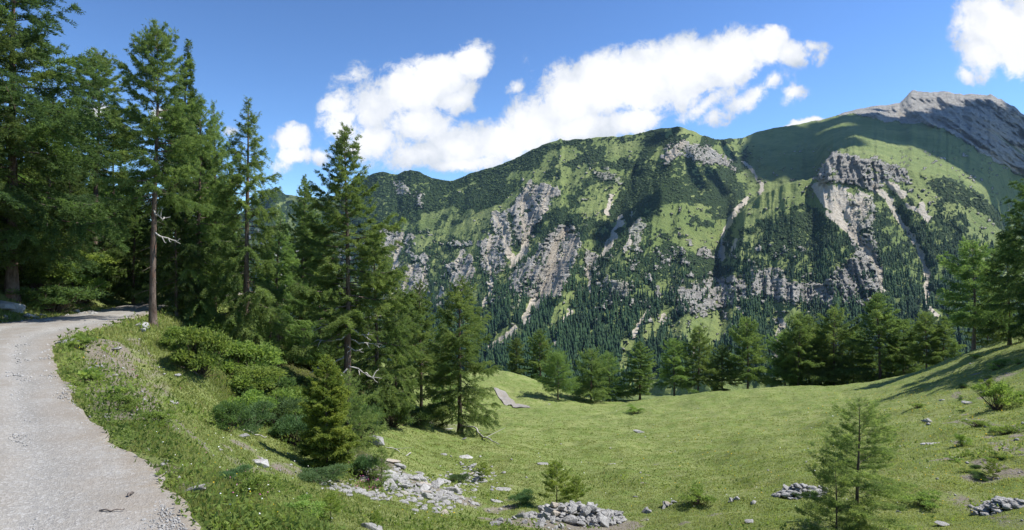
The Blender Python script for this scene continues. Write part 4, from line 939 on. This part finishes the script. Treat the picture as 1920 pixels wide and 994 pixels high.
bushes = [
 ('leafy',375,700,95,85,'bright leafy bush below the roadside larch, left one of the bright clump'),
 ('leafy_b',415,665,110,80,'tall pale green bush behind the bright clump on the bank'),
 ('leafy',452,715,110,75,'broad bright bush in the middle of the bank undergrowth'),
 ('leafy_b',330,660,60,50,'small bright bush beside the foot of the roadside larch'),
 ('dark',424,808,62,70,'small dark evergreen bush with bare stems in the sunny bank grass'),
 ('leafy',480,752,90,60,'green bush where the bank steepens under the pendulous larch'),
 ('low',520,800,120,60,'spreading juniper mat left of the small dense spruce'),
 ('low_b',470,810,110,45,'low juniper carpet right of the small dark evergreen'),
 ('low',560,835,110,60,'juniper growing against the left foot of the small dense spruce'),
 ('leafy',545,790,80,60,'leafy bush behind the juniper, left of the small dense spruce'),
 ('dark',500,770,90,80,'shaded bush under the pendulous larch'),
 ('dark',590,790,90,90,'dark undergrowth behind the small dense spruce'),
 ('low',688,895,60,45,'blue-green juniper at the right foot of the small dense spruce'),
 ('dark',665,820,80,90,'dark shrub between the big pointed larch and the boulder'),
 ('dark',793,797,60,45,'shady bush round the foot of the bare-trunked larch'),
 ('dark',735,800,80,60,'dark shrub at the wood end above the boulder'),
 ('low_b',600,905,110,22,'flat juniper in front of the small dense spruce'),
 ('small',300,800,60,35,'tuft of taller herbs in the middle of the sunny bank'),
 ('small',240,770,45,35,'dark herb tuft beside the bare earth strip'),
 ('small',150,655,50,30,'broad-leaved herbs at the outer edge of the road bend'),
 ('herb',175,720,60,40,'large-leaved plant beside the old stump by the road'),
 ('herb',210,750,60,35,'large-leaved plant in the yellow-flowered roadside grass'),
 ('herb',228,842,35,16,'flat-leaved plant creeping over the gravel edge'),
 ('small',480,930,90,50,'reddish alpenrose bush low on the near bank'),
 ('low_b',440,905,70,26,'small juniper above the alpenrose bush'),
 ('small',565,965,80,35,'loose green bush in the front corner of the bank'),
 ('low',840,700,40,20,'small bush on the grassy knoll'),
 ('small',1720,765,26,10,'heather patch on the right meadow'),
 ('small',1868,768,70,55,'largest loose bush on the right meadow slope'),
 ('small',1852,732,24,24,'small upright bush just above the largest one on the right slope'),
 ('small',1875,690,26,18,'small bush high on the right slope'),
 ('small',1804,836,28,24,'thin bush standing alone in the middle of the right slope'),
 ('small',1830,800,40,14,'dark low tuft on the bare spots of the right slope'),
 ('small',1885,815,50,18,'dark low tuft near the photo edge on the right slope'),
 ('small',1310,945,60,30,'thistly plant in the flat meadow right of the big stone heap'),
 ('small',1190,775,30,14,'tiny plant in the far flat meadow'),
 ('low_b',985,948,55,22,'low mossy shrub left of the big stone heap'),
 ('small',1735,950,70,25,'coarse weed patch right of the tall young larch'),
 ('low_b',860,905,40,14,'mossy hummock at the top of the rubble'),
]
for k, x_, y_, w_, h_, lab in bushes: plant_bush(k, 'herb_plant' if k == 'herb' else 'bush', x_, y_, w_, h_, lab, 'plant' if k == 'herb' else 'bush')
# undergrowth on the dark bank behind the road, one by one
bank = [(-16.5,13.5,'lowest'),(-18.5,16.5,'second'),(-19.3,19.5,'third'),(-19.2,22.5,'fourth'),(-19.6,25.5,'fifth'),(-20.4,28.5,'sixth'),(-21.3,31.8,'seventh'),(-22.6,35.5,'eighth')]
for i, (x, y, wd_) in enumerate(bank):
    for j, dx in enumerate((0, -1.9, -4.2)):
        xx, yy = x+dx+rng.normal(0, .3)-0.2, y+rng.normal(0, .6); z = float(height(xx, yy)); w_px = rng.uniform(1.5, 2.4)/yy*FPX
        plant_bush('leafy' if i in (0, 5, 6) else 'dark', 'bush', 0, 0, w_px, w_px*rng.uniform(.5, .8), 'bush on the roadside bank, %s along the road, %s up the slope' % (wd_, ('lowest', 'halfway', 'highest')[j]), 'bush', 'bushes on the bank behind the road', (xx, yy, z))

for i in range(34):
    a_, yy = rng.uniform(-17, 1), 0
    pxq = rng.uniform(-40, 300); Yq = rng.uniform(24, 50) if pxq > 180 else rng.uniform(24, 40); xx = (pxq-CX)/FPX*Yq
    if float(seg_dist(np.array([xx]), np.array([Yq]), ROAD_POLY, True)[0]) < .8: continue
    w_px = rng.uniform(1.6, 3.0)/Yq*FPX
    plant_bush('dark' if rng.random() < .6 else 'leafy', 'bush', 0, 0, w_px, w_px*rng.uniform(.45, .8), 'shaded leafy bush among the trees behind the road bend', 'bush', 'bushes among the trees behind the road bend', (xx, Yq, float(height(xx, Yq))))
for i in range(26):
    pxq, pyq = rng.uniform(470, 760), rng.uniform(690, 800); x_, y_, z_ = ground_at(pxq, pyq); w_px = rng.uniform(1.0, 2.0)/y_*FPX
    plant_bush(['dark', 'leafy', 'low', 'leafy_b'][i % 4], 'bush', 0, 0, w_px, w_px*rng.uniform(.45, .8), 'bush in the undergrowth beneath the larches of the bank', 'bush', 'bushes beneath the larches of the bank', (x_, y_, z_))
for i in range(22):
    pxq, pyq = rng.uniform(1790, 1915), rng.uniform(670, 900); x_, y_, z_ = ground_at(pxq, pyq); w_px = rng.uniform(12, 34)
    plant_bush('small' if i % 2 else 'low', 'bush', 0, 0, w_px, w_px*rng.uniform(.3, .5), 'low dark heather tuft on the bumpy right slope', 'bush', 'heather tufts on the right slope', (x_, y_, z_-.03))
# ---------------------------------------------------------------- stones
m, t, b, _ = new_mat('limestone', 0.85, 0.25)
p = objco(t); oi = t.node('ShaderNodeObjectInfo'); n1 = t.noise(p, 3.0, 8, 0.7); n2 = t.noise(p, 11, 6, 0.7)
c = t.mix(t.mapr(n1, 0.35, 0.65), (0.30, 0.29, 0.275), (0.48, 0.47, 0.45))
c = t.mix(t.mapr(oi.outputs['Random'], 0.90, 0.95, 0, .7), c, (0.42, 0.35, 0.27))
c = t.mix(t.mapr(n2, 0.60, 0.72, 0, 0.7), c, (0.14, 0.135, 0.12))
hs = t.node('ShaderNodeHueSaturation'); t.l.new(c, hs.inputs['Color']); t.l.new(t.mapr(oi.outputs['Random'], 0, 1, 0.78, 1.12), hs.inputs['Value'])
t.l.new(hs.outputs[0], b.inputs['Base Color']); bump(t, b, t.math('ADD', n1, t.math('MULTIPLY', n2, .5)), 0.7, 0.15)
MAT_STONE = m
import bmesh
def stone_mesh(seed, ax=(1, .8, .55), n=15):
    g = np.random.default_rng(seed); bm = bmesh.new()
    for i in range(n):
        d = g.normal(0, 1, 3); d /= np.linalg.norm(d); d = np.sign(d)*np.abs(d)**0.7; bm.verts.new(d*np.array(ax)*g.uniform(.42, .55))
    r = bmesh.ops.convex_hull(bm, input=bm.verts)
    bmesh.ops.delete(bm, geom=[v for v in bm.verts if not v.link_faces], context='VERTS')
    bmesh.ops.bevel(bm, geom=bm.edges[:]+bm.verts[:], offset=0.025, segments=1, affect='EDGES', clamp_overlap=True)
    me = bpy.data.meshes.new('stone'); bm.to_mesh(me); bm.free(); me.materials.append(MAT_STONE); return me
ST = [stone_mesh(100+i, [(1, .8, .55), (1, .7, .35), (1, .9, .7), (1, .6, .45)][i % 4]) for i in range(14)]
SLAB = [stone_mesh(200+i, (1, .55, .2), 18) for i in range(4)]
def put_stone(me, x, y, z, size, label, group=None, flat=False, name='stone', cat='stone', tilt=.5, rot=None, sc=(1, 1, 1)):
    o = link(name, me); o.location = (x, y, z); o.scale = tuple(size*k for k in sc)
    o.rotation_euler = (rng.normal(0, tilt), rng.normal(0, tilt), rng.uniform(0, 6.3) if rot is None else rot); tag(o, label, cat, group); return o
def heap(cx_, cy_, wpx, hgt_, n, smin, smax, label, group, asp=.55, depth=None):
    x0, y0, z0 = ground_at(cx_, cy_); w = wpx/FPX*y0/2; dpt = depth or w*asp; k = 0; pts = []
    for i in range(n):
        a = rng.uniform(0, 6.3); r = math.sqrt(rng.random()); dx, dy = r*math.cos(a)*w, r*math.sin(a)*dpt
        prof = hgt_*(1-r**2.2)*(0.75+0.5*vnoise(dx*2.3+7, dy*2.3+9, 4)); pts.append((dx, dy, prof*rng.uniform(.45, 1.0) if i % 3 else prof, r))
    for dx, dy, pz, r in pts:
        s = rng.uniform(smin, smax)*(1.25 if rng.random() < .15 else 1); z = float(height(x0+dx, y0+dy))
        put_stone(ST[rng.integers(0, 14)], x0+dx, y0+dy, z+max(pz-.2*s, s*.15), s, label, group)
heap(1070, 978, 215, .55, 110, .18, .36, 'grey limestone piece piled in the big heap behind which small spruces grow', 'stones of the big heap', .6)
heap(1000, 984, 110, .12, 8, .12, .25, 'grey stone lying loose at the left foot of the big heap', 'loose stones left of the big heap')
heap(1492, 928, 88, .36, 34, .12, .22, 'pale stone piled in the small heap partly hidden by the young larch', 'stones of the heap left of the young larch', .5)
heap(1530, 926, 60, .22, 10, .12, .2, 'pale stone piled in the small heap partly hidden by the young larch', 'stones of the heap left of the young larch', .5)
heap(1875, 955, 90, .28, 20, .16, .34, 'sharp grey stone in the heap at the right edge of the meadow', 'stones of the right edge heap', .5)
heap(1228, 957, 75, .10, 10, .12, .26, 'low half-buried stone in the short row right of the big heap', 'stones in the row right of the big heap', .4)
heap(1380, 937, 26, .08, 7, .10, .18, 'little pale stone in the tiny cluster between the two meadow heaps', 'stones of the tiny cluster', .5)
# rubble strip
rub = []
for i in range(48):
    s = rng.random(); c0 = np.array([lerp(700, 850, s), lerp(882, 945, s)])+rng.normal(0, 1, 2)*np.array([26, 11*(0.6+s*.5)])
    rub.append((c0[0], c0[1], rng.uniform(.2, .5)*(1.5 if rng.random() < .15 else 1)))
for i in range(13):
    rub.append((rng.normal(880, 22), rng.normal(893, 13), rng.uniform(.15, .42)))
for i in range(9):
    s = rng.random(); rub.append((lerp(600, 725, s)+rng.normal(0, 6), lerp(908, 932, s)+rng.normal(0, 4), rng.uniform(.12, .30)))
for a_, b_, s in rub:
    x, y, z = ground_at(a_, b_); put_stone(ST[rng.integers(0, 14)], x, y, z+s*.06, s, 'flat grey stone in the rubble strip below the small dense spruce', 'stones of the rubble strip', tilt=.22, sc=(1.15, 1, .75))
boulders = [(128,646,.55,'grey weathered rock sunk in the turf at the outer bend of the road',(1.4,.7,.7),'boulder',.1),(705,834,.85,'dark rounded boulder casting a shadow at the wood end',(1,.8,1.1),'boulder',.15),(480,868,.5,'long pale slab half buried in the bank grass',(1.3,.7,.5),'boulder',.1),
 (366,924,.27,'grey boulder beside the gravel low on the near bank',(1.2,.9,.7),'boulder',.15),(945,918,.55,'flat slab on the meadow right of the rubble',(1.3,.8,.4),'boulder',.08),
 (935,942,.55,'weathered slab left behind the big heap',(1.2,.8,.4),'boulder',.08),(1018,871,.65,'lone weathered slab in the open meadow behind the knee-high spruce',(1.1,.9,.5),'boulder',.08),
 (868,858,.9,'broad weathered rock flush with the turf above the rubble',(1.2,1,.35),'boulder',.08),(1405,979,.22,'single white stone lying in the front meadow grass',(1.2,1,.6),'stone',.2),
 (1372,984,.10,'small white chip left of the single white stone',(1.2,1,.6),'stone',.2),(265,614,.55,'squared stone on the roadside near the foot of the tall larch',(1,1,.8),'boulder',.05),
 (268,622,.3,'white stone tucked below the squared one',(1,.7,1),'stone',.2),(4,578,.95,'big pale boulder on the dark bank at the photo edge',(1.2,1,.8),'boulder',.1),
 (32,585,.75,'upright grey rock right of the pale bank boulder',(.7,.7,1.3),'boulder',.1),(842,806,.6,'mossy stone left of the crooked-foot larch',(1,1,.6),'boulder',.2),
 (870,824,.35,'white stone at the crooked larch foot',(1,1,.7),'stone',.2),(1768,950+36,.26,'pale stone at the front edge of the right meadow',(1.2,1,.6),'stone',.2),
 (1815,758,.6,'reddish stone beside the faint path on the right slope',(1.1,.8,.8),'stone',.15),(1748,832,.5,'flat pale stone on the right slope behind the young larch',(1.6,.8,.3),'stone',.1),
 (1664,826,.25,'small pale stone left of the flat one on the right slope',(1.1,.8,.6),'stone',.15),(1768,750,.4,'little white stone high on the faint path',(1.1,.8,.5),'stone',.15),
 (1145,870,.3,'thin grey stone lying in the middle of the flat meadow',(2.4,.5,.3),'stone',.05),(1192,932,.16,'pale stone above the row of half-buried ones',(1.3,1,.6),'stone',.15),
 (1199,745,.9,'pale rocks at the foot of the stepped larch',(1.3,.9,.7),'boulder',.15),(175,693,.3,'buff stone in the roadside flowers',(1.3,1,.6),'stone',.15),
 (190,692,.2,'little grey stone right of the buff one',(1,1,.6),'stone',.15),(213,655,.3,'white stone on the bare earth strip near the road',(1.4,1,.5),'stone',.15),
 (320,755,.28,'pale stone on the lower bare earth of the bank',(1.3,1,.5),'stone',.15),(455,820,.35,'white stone beside the small dark evergreen bush',(1.4,1,.6),'stone',.15),
 (330,703,.25,'pale stone in the upper bank grass',(1.3,.8,.5),'stone',.15),(415,970,.14,'white stone low down beside the gravel',(1.3,1,.6),'stone',.15),
 (735,868,.5,'stone in the turf beneath the dark rounded boulder',(1.3,.9,.6),'stone',.2),(830,852,.35,'single stone in the turf between boulder and rubble',(1.3,.9,.5),'stone',.2),
 (700,992,.35,'grey rock cut by the lower photo edge left',(1.3,.9,.6),'stone',.2),(938,978,.22,'pale stone tipped on edge at the far left of the big heap',(.8,.6,1),'stone',.2),
 (930,985,.3,'grey stone under the tipped pale one',(1.2,1,.7),'stone',.2),(1030,738+20,.4,'stone in the far meadow by the track end',(1.2,.9,.5),'stone',.2)]
for a_, b_, s, lab, sc_, nm, ti in boulders:
    x, y, z = ground_at(a_, b_); z -= 0.0 if sc_[2] > .5 else s*.10
    put_stone(ST[rng.integers(0, 14)] if sc_[2] > .5 else SLAB[rng.integers(0, 4)], x, y, z+s*.12*sc_[2], s, lab, None, name=nm, cat=nm, tilt=ti, rot=rng.uniform(-.4, .4), sc=sc_ if sc_[2] > .5 else (sc_[0], sc_[1]*1.6, sc_[2]*3.4))
for i in range(10):
    a_ = rng.uniform(0, 1); x_ = lerp(-19, 105, rng.random()); x, y, z = ground_at(rng.uniform(2, 100), 598-rng.uniform(-8, 6)); 
    put_stone(ST[rng.integers(0, 14)], x, y, z+.03, rng.uniform(.12, .4), 'roadside stone along the shaded far edge of the gravel', 'stones along the far road edge', tilt=.3)
for i in range(8):
    x, y, z = ground_at(rng.uniform(135, 182), rng.uniform(584, 592)); put_stone(ST[rng.integers(0, 14)], x, y, z+.05, rng.uniform(.14, .36), 'pale stone in the row at the road bend beneath the bank', 'stones in the row at the road bend', tilt=.3)
# filling pieces deep in the two heaps
fill = []
for (cx_, cy_, wp, hh, n_) in [(1070, 978, 205, .42, 420), (1495, 928, 95, .28, 150), (1875, 955, 84, .2, 70)]:
    x0, y0, z0 = ground_at(cx_, cy_); w = wp/FPX*y0/2
    for i in range(n_):
        a = rng.uniform(0, 6.3); r = math.sqrt(rng.random()); dx, dy = r*math.cos(a)*w, r*math.sin(a)*w*.58
        fill.append((x0+dx, y0+dy, float(height(x0+dx, y0+dy))+hh*(1-r**2.2)*rng.uniform(.55, 1.0)))
FILL_P = np.array(fill)
# the many smaller pieces of rubble between them
rs = []
for i in range(520):
    s = rng.random(); k_ = rng.random()
    if k_ < .72: c0 = (lerp(700, 850, s)+rng.normal(0, 26), lerp(882, 945, s)+rng.normal(0, 1)*11*(0.6+s*.5))
    elif k_ < .86: c0 = (rng.normal(880, 22), rng.normal(893, 13))
    else: c0 = (lerp(600, 725, s)+rng.normal(0, 6), lerp(908, 932, s)+rng.normal(0, 4))
    rs.append(ground_at(*c0))
RUB_P = np.array(rs)
# scattered small stones on turf and on the bare strips: countable only in part, so one mass of chips
def tri_stones(P, s, g):
    o_ = np.array([(1,0,0),(0,1,0),(-1,0,0),(0,-1,0),(0,0,.8),(0,0,-.5)], float); f_ = np.array([(0,1,4),(1,2,4),(2,3,4),(3,0,4),(1,0,5),(2,1,5),(3,2,5),(0,3,5)])
    n = len(P); V = o_[None]*g.uniform(.45, 1.2, (n, 6, 1))*g.uniform(.7, 1.2, (n, 1, 3)); a = g.uniform(0, 6.3, n); c_, s_ = np.cos(a)[:, None], np.sin(a)[:, None]
    V = np.stack([V[..., 0]*c_-V[..., 1]*s_, V[..., 0]*s_+V[..., 1]*c_, V[..., 2]], -1)*s[:, None, None]*.5+P[:, None]
    return V.reshape(-1, 3), (f_[None]+np.arange(n)[:, None, None]*6).reshape(-1, 3)
def pix_pts(n, x0, x1, y0, y1):
    """points spread evenly over the view of the near ground"""
    a = rng.uniform(x0, x1, n); yy = rng.uniform(y0, y1, n)
    return a, yy
# lookup of the ground depth along sight lines
gpx = np.arange(-340, 2400, 10.0); gpy = np.arange(560, 1030, 5.0)
Yl = np.exp(np.linspace(np.log(3.2), np.log(125), 420))
ZT = height((gpx[:, None]-CX)/FPX*Yl[None], np.broadcast_to(Yl, (len(gpx), 420)))
TN = (CAMZ-ZT)/Yl[None]*FPX+CY                      # photo row of each ground point
YG = np.full((len(gpx), len(gpy)), np.nan)
for j, yv in enumerate(gpy):
    hit = TN <= yv
    idx = np.argmax(hit, 1); ok = hit.any(1) & (idx > 0)
    YG[ok, j] = Yl[idx[ok]]
def depth_at(a, yy):
    i = np.clip(((a-gpx[0])/10), 0, len(gpx)-1.001); j = np.clip((yy-gpy[0])/5, 0, len(gpy)-1.001); i0 = i.astype(int); j0 = j.astype(int); fi = i-i0; fj = j-j0
    return (YG[i0,j0]*(1-fi)+YG[i0+1,j0]*fi)*(1-fj)+(YG[i0,j0+1]*(1-fi)+YG[i0+1,j0+1]*fi)*fj
def spread(n, x0=-30, x1=1960, y0=575, y1=1015):
    a, yy = pix_pts(n, x0, x1, y0, y1); Y = depth_at(a, yy); ok = ~np.isnan(Y); a, yy, Y = a[ok], yy[ok], Y[ok]
    Y = Y*np.exp(rng.normal(0, .012, len(Y))); x = (a-CX)/FPX*Y; return x, Y, a, yy
def stamp_me(mes, P, s, g):
    Vs, Fs = [], []; o = 0
    for i in range(len(P)):
        me = mes[g.integers(0, len(mes))]; v = np.empty(len(me.vertices)*3, np.float32); me.vertices.foreach_get('co', v); v = v.reshape(-1, 3)*s[i]*np.array([1.1, 1, .8]); a = g.uniform(0, 6.3)
        v = np.stack([v[:, 0]*math.cos(a)-v[:, 1]*math.sin(a), v[:, 0]*math.sin(a)+v[:, 1]*math.cos(a), v[:, 2]], 1)+P[i]
        for pl in me.polygons:
            q = list(pl.vertices); Fs += [(q[0]+o, q[k]+o, q[k+1]+o) for k in range(1, len(q)-1)]
        Vs.append(v); o += len(v)
    return np.concatenate(Vs), np.array(Fs)
ALLP = np.concatenate([RUB_P, FILL_P]); V, F = stamp_me(ST, ALLP, np.concatenate([rng.uniform(.09, .26, len(RUB_P)), rng.uniform(.08, .24, len(FILL_P))]), rng)
tag(link('rubble', mesh_np('rubble', V, F, MAT_STONE)), 'smaller grey limestone pieces filling the rubble strip and the heaps', 'rubble', kind='stuff')
x, y, a_, b_ = spread(9000); dm = dirt_mask(x, y); rd = seg_dist(x, y, ROAD_POLY, True)
kp = (rd > -.1) & (rng.random(len(x)) < (0.012+0.35*dm+0.12*np.exp(-np.maximum(rd, 0)/.2))); x, y = x[kp], y[kp]
z = height(x, y); V, F = tri_stones(np.stack([x, y, z+.01], 1), np.clip(rng.lognormal(-2.7, .5, len(x)), .02, .3)*np.clip(y/14, .6, 2), rng)
tag(link('loose_stones', mesh_np('loose_stones', V, F, MAT_STONE)), 'small loose stones scattered over turf and bare earth strips', 'gravel', kind='stuff')
# pebbles of the road
a = rng.uniform(-60, 420, 60000); yy = rng.uniform(575, 1010, 60000); Y = 2.0*FPX/(yy-CY); x = (a-CX)/FPX*Y; rd = seg_dist(x, Y, ROAD_POLY, True)
wgt_ = np.exp(np.maximum(rd, -2)/.45)
kp = (rd < -.02) & (rng.random(len(x)) < 0.12+0.45*np.clip(wgt_, 0, 1)); x, Y = x[kp], Y[kp]
V, F = tri_stones(np.stack([x, Y, 0.045+0*x], 1), np.clip(rng.lognormal(-3.9, .45, len(x)), .008, .07)*np.clip(Y/7, .8, 2.2), rng)
tag(link('road_gravel', mesh_np('road_gravel', V, F, MAT_STONE)), 'loose pebbles of the grey gravel road', 'gravel', kind='stuff')

# ---------------------------------------------------------------- grass, spread with the view so near turf is finer than far turf
def blades(x, y, z, h, w, tint, g, lean=.65):
    n = len(x); a = g.uniform(0, 6.3, n); la = g.uniform(0, 6.3, n); le = np.abs(g.normal(0, lean, n))
    dx, dy = np.cos(a)*w*.5, np.sin(a)*w*.5; tx, ty = np.cos(la)*le*h, np.sin(la)*le*h; hz = h*np.cos(np.clip(le, 0, 1.2))
    B0 = np.stack([x-dx, y-dy, z-.02], -1); B1 = np.stack([x+dx, y+dy, z-.02], -1)
    M0 = np.stack([x-dx*.7+tx*.4, y-dy*.7+ty*.4, z+hz*.62], -1); M1 = np.stack([x+dx*.7+tx*.4, y+dy*.7+ty*.4, z+hz*.62], -1); Tp = np.stack([x+tx, y+ty, z+hz], -1)
    V = np.stack([B0, B1, M1, M0, Tp], 1).reshape(-1, 3); k = np.arange(n)[:, None]*5
    F = np.concatenate([k+np.array([[0, 1, 2]]), k+np.array([[0, 2, 3]]), k+np.array([[3, 2, 4]])])
    return V, F, np.repeat(tint, 5)
NG = 800000
x, y, a_, b_ = spread(NG, -280, 2360); rd = seg_dist(x, y, ROAD_POLY, True); dm = dirt_mask(x, y)
edge_n = fbm(x*1.1, y*1.1, 3, 60)*1.1
kp = (rd > 0.05+edge_n*.8) & (rng.random(len(x)) < 1-0.88*np.clip(dm*1.2+fbm(x*2.1, y*2.1, 3, 61)*1.2*(dm > .05), 0, 1)); x, y, rd = x[kp], y[kp], rd[kp]
z = height(x, y)
tall = np.clip(0.55+1.4*fbm(x*.7, y*.7, 4, 62), .2, 1.5); bankf = 1-sstep(0, 9, rd)
h = (0.016+0.055*tall*(0.10+1.0*bankf))*np.clip(y/12, .8, 1.7)*rng.uniform(.5, 1.5, len(x)); h = np.minimum(h, .22)
w = np.clip(0.0013*y, .006, .06)*rng.uniform(.7, 1.5, len(x))
tint = 0.42+1.3*fbm(x*.13, y*.13, 5, 63, .6)+0.55*fbm(x*1.3, y*1.3, 3, 64)+rng.normal(0, .08, len(x))+.12*bankf; tint = np.clip(tint, 0, 1); dry = rng.random(len(x)) < .035+.05*(fbm(x*.5, y*.5, 3, 65) > .05); tint[dry] = 1.3  # bankf term paints a sunnier bank into the blade colour
tint = tint*.6+.2*(tint < 1.2)+.45*(tint > 1.2)
V, F, T = blades(x, y, z, h, w, tint, rng)
tag(link('meadow_grass', mesh_np('meadow_grass', V, F, MAT_GRASS, {'tint': T})), 'short green alpine grass covering the bank and meadow', 'grass', kind='stuff')
# coarse weeds on the bank and near slopes
x, y, a_, b_ = spread(90000, -30, 1960, 590, 1015); rd = seg_dist(x, y, ROAD_POLY, True); nn = fbm(x*.55, y*.55, 4, 70)
pk = np.clip((nn-.02)*5, 0, 1)*(0.25+0.75*(1-sstep(3, 12, rd))); pk = np.where(a_ > 1650, np.clip((nn-.06)*5, 0, 1)*.6, pk); pk += np.exp(-(rd-.35)**2/.12)*.5
kp = (rd > .02) & (rng.random(len(x)) < pk); x, y = x[kp], y[kp]; z = height(x, y); n = len(x)
V, F = needles(np.stack([x, y, z+rng.uniform(.0, .14, n)*np.clip(y/10, .7, 1.6)], 1), np.tile([[0, 0, .45]], (n, 1)), .07*np.clip(y/10, .7, 1.6)[:, None], .04*np.clip(y/10, .7, 1.6)[:, None], rng)
tag(link('meadow_herbs', mesh_np('meadow_herbs', V, F, MAT_BUSH, {'tint': np.repeat(np.clip(.4+1.2*fbm(x*.9, y*.9, 3, 71)+rng.normal(0, .12, n), 0, 1), 3)})), 'leafy herbs and weeds mixed into the grass of the bank', 'herbs', kind='stuff')
# flowers
def flower_mat(name, col):
    m, t, b, _ = new_mat(name, .7, .2); b.inputs['Base Color'].default_value = (*col, 1); return m
for nm, col, lab, regs in [('yellow_flowers', (.75,.50,.02), 'tiny yellow flowers dotted over the bank and the right meadow', [(100,190,640,780,42),(1650,1915,740,990,110),(1500,1760,735,780,60),(280,520,800,990,26),(1150,1500,760,960,40),(640,1000,930,990,12)]),
                           ('white_flowers', (.75,.75,.70), 'tiny white flowers dotted over the bank and meadow', [(300,620,760,990,70),(120,300,700,860,16),(620,1000,900,990,25),(1000,1900,770,990,80)]),
                           ('pink_flowers', (.50,.12,.30), 'few pink and violet flowers in the bank grass and on the rubble edge', [(150,420,680,940,18),(420,520,880,950,30),(665,715,908,925,60)])]:
    P = []
    for (x0, x1, y0, y1, n) in regs:
        x, y, a_, b_ = spread(n, x0, x1, y0, y1); rd = seg_dist(x, y, ROAD_POLY, True); k_ = rd > .3; P.append(np.stack([x, y, height(x, y)+rng.uniform(.05, .16, len(x))], 1)[k_])
    P = np.concatenate(P); V, F = tri_stones(P, np.clip(P[:, 1]*.0030, .022, .11)*rng.uniform(.7, 1.1, len(P)), rng)
    tag(link(nm, mesh_np(nm, V, F, flower_mat(nm, col))), lab, 'flowers', kind='stuff')
# fallen wood
def bough(name, pts, r0, r1, label, cat, mat=MAT_DEAD, side=2):
    P = np.array([(*ground_at(*q)[:2], 0) for q in pts]); n = 16; s = np.linspace(0, 1, len(P)); s2 = np.linspace(0, 1, n)
    Q = np.stack([np.interp(s2, s, P[:, k]) for k in range(3)], 1); Q[:, 2] = height(Q[:, 0], Q[:, 1])+r0*.8+np.abs(np.sin(s2*7))*r0*1.5
    rd = seg_dist(Q[:, 0], Q[:, 1], ROAD_POLY, True); Q[:, 2] += np.where(rd < 0, .07, 0)
    paths = [(Q, np.linspace(r0, r1, n))]
    for j in range(side):
        i = 4+5*j; L_ = np.linalg.norm(Q[-1]-Q[0])*.16; d = np.array([rng.normal(0, 1), rng.normal(0, 1)*.5, .05]); d /= np.linalg.norm(d)
        paths.append((Q[i]+d*np.linspace(0, L_, n)[:, None], np.linspace(r1, r1*.4, n)))
    V, F, T = tubes(paths, 5); return tag(link(name, mesh_np(name, V, F, mat, {'tint': T*0+.3}, True)), label, cat)
bough('fallen_branch', [(868,800),(893,806),(905,822),(920,830),(936,838)], .07, .02, 'pale crooked fallen bough beside the crooked-foot larch', 'branch')
bough('fallen_branch', [(770,850),(745,846),(722,840)], .03, .01, 'thin grey bough lying right of the dark rounded boulder', 'branch')
bough('fallen_branch', [(455,808),(480,818),(500,822)], .025, .01, 'thin grey stick under the juniper carpet', 'branch')
bough('stick', [(187,976),(210,977),(234,974)], .008, .004, 'short brown stick lying on the gravel in front', 'stick', MAT_BARK, 1)
bough('stick', [(240,948),(246,945),(251,943)], .012, .006, 'small brown bark scrap on the gravel above the stick', 'stick', MAT_BARK, 0)
# ---------------------------------------------------------------- thin mountain air
def air():
    x0, x1, y0, y1, z0, z1 = -4500, 4500, -300, 4300, -330, 1150
    V = [(x, y, z) for z in (z0, z1) for y in (y0, y1) for x in (x0, x1)]
    F = [(0, 2, 3, 1), (4, 5, 7, 6), (0, 1, 5, 4), (2, 6, 7, 3), (0, 4, 6, 2), (1, 3, 7, 5)]
    m = bpy.data.materials.new('haze'); m.use_nodes = True; t = NT(m.node_tree); t.n.clear()
    out = t.node('ShaderNodeOutputMaterial'); v = t.node('ShaderNodeVolumePrincipled')
    v.inputs['Color'].default_value = (0.42, 0.66, 1.0, 1); v.inputs['Density'].default_value = 0.000025; v.inputs['Anisotropy'].default_value = 0.0
    t.l.new(v.outputs[0], out.inputs['Volume'])
    o = link('haze', mesh_np('haze', V, F, m)); tag(o, 'thin blue mountain air over the valley', 'haze', kind='stuff')
air()
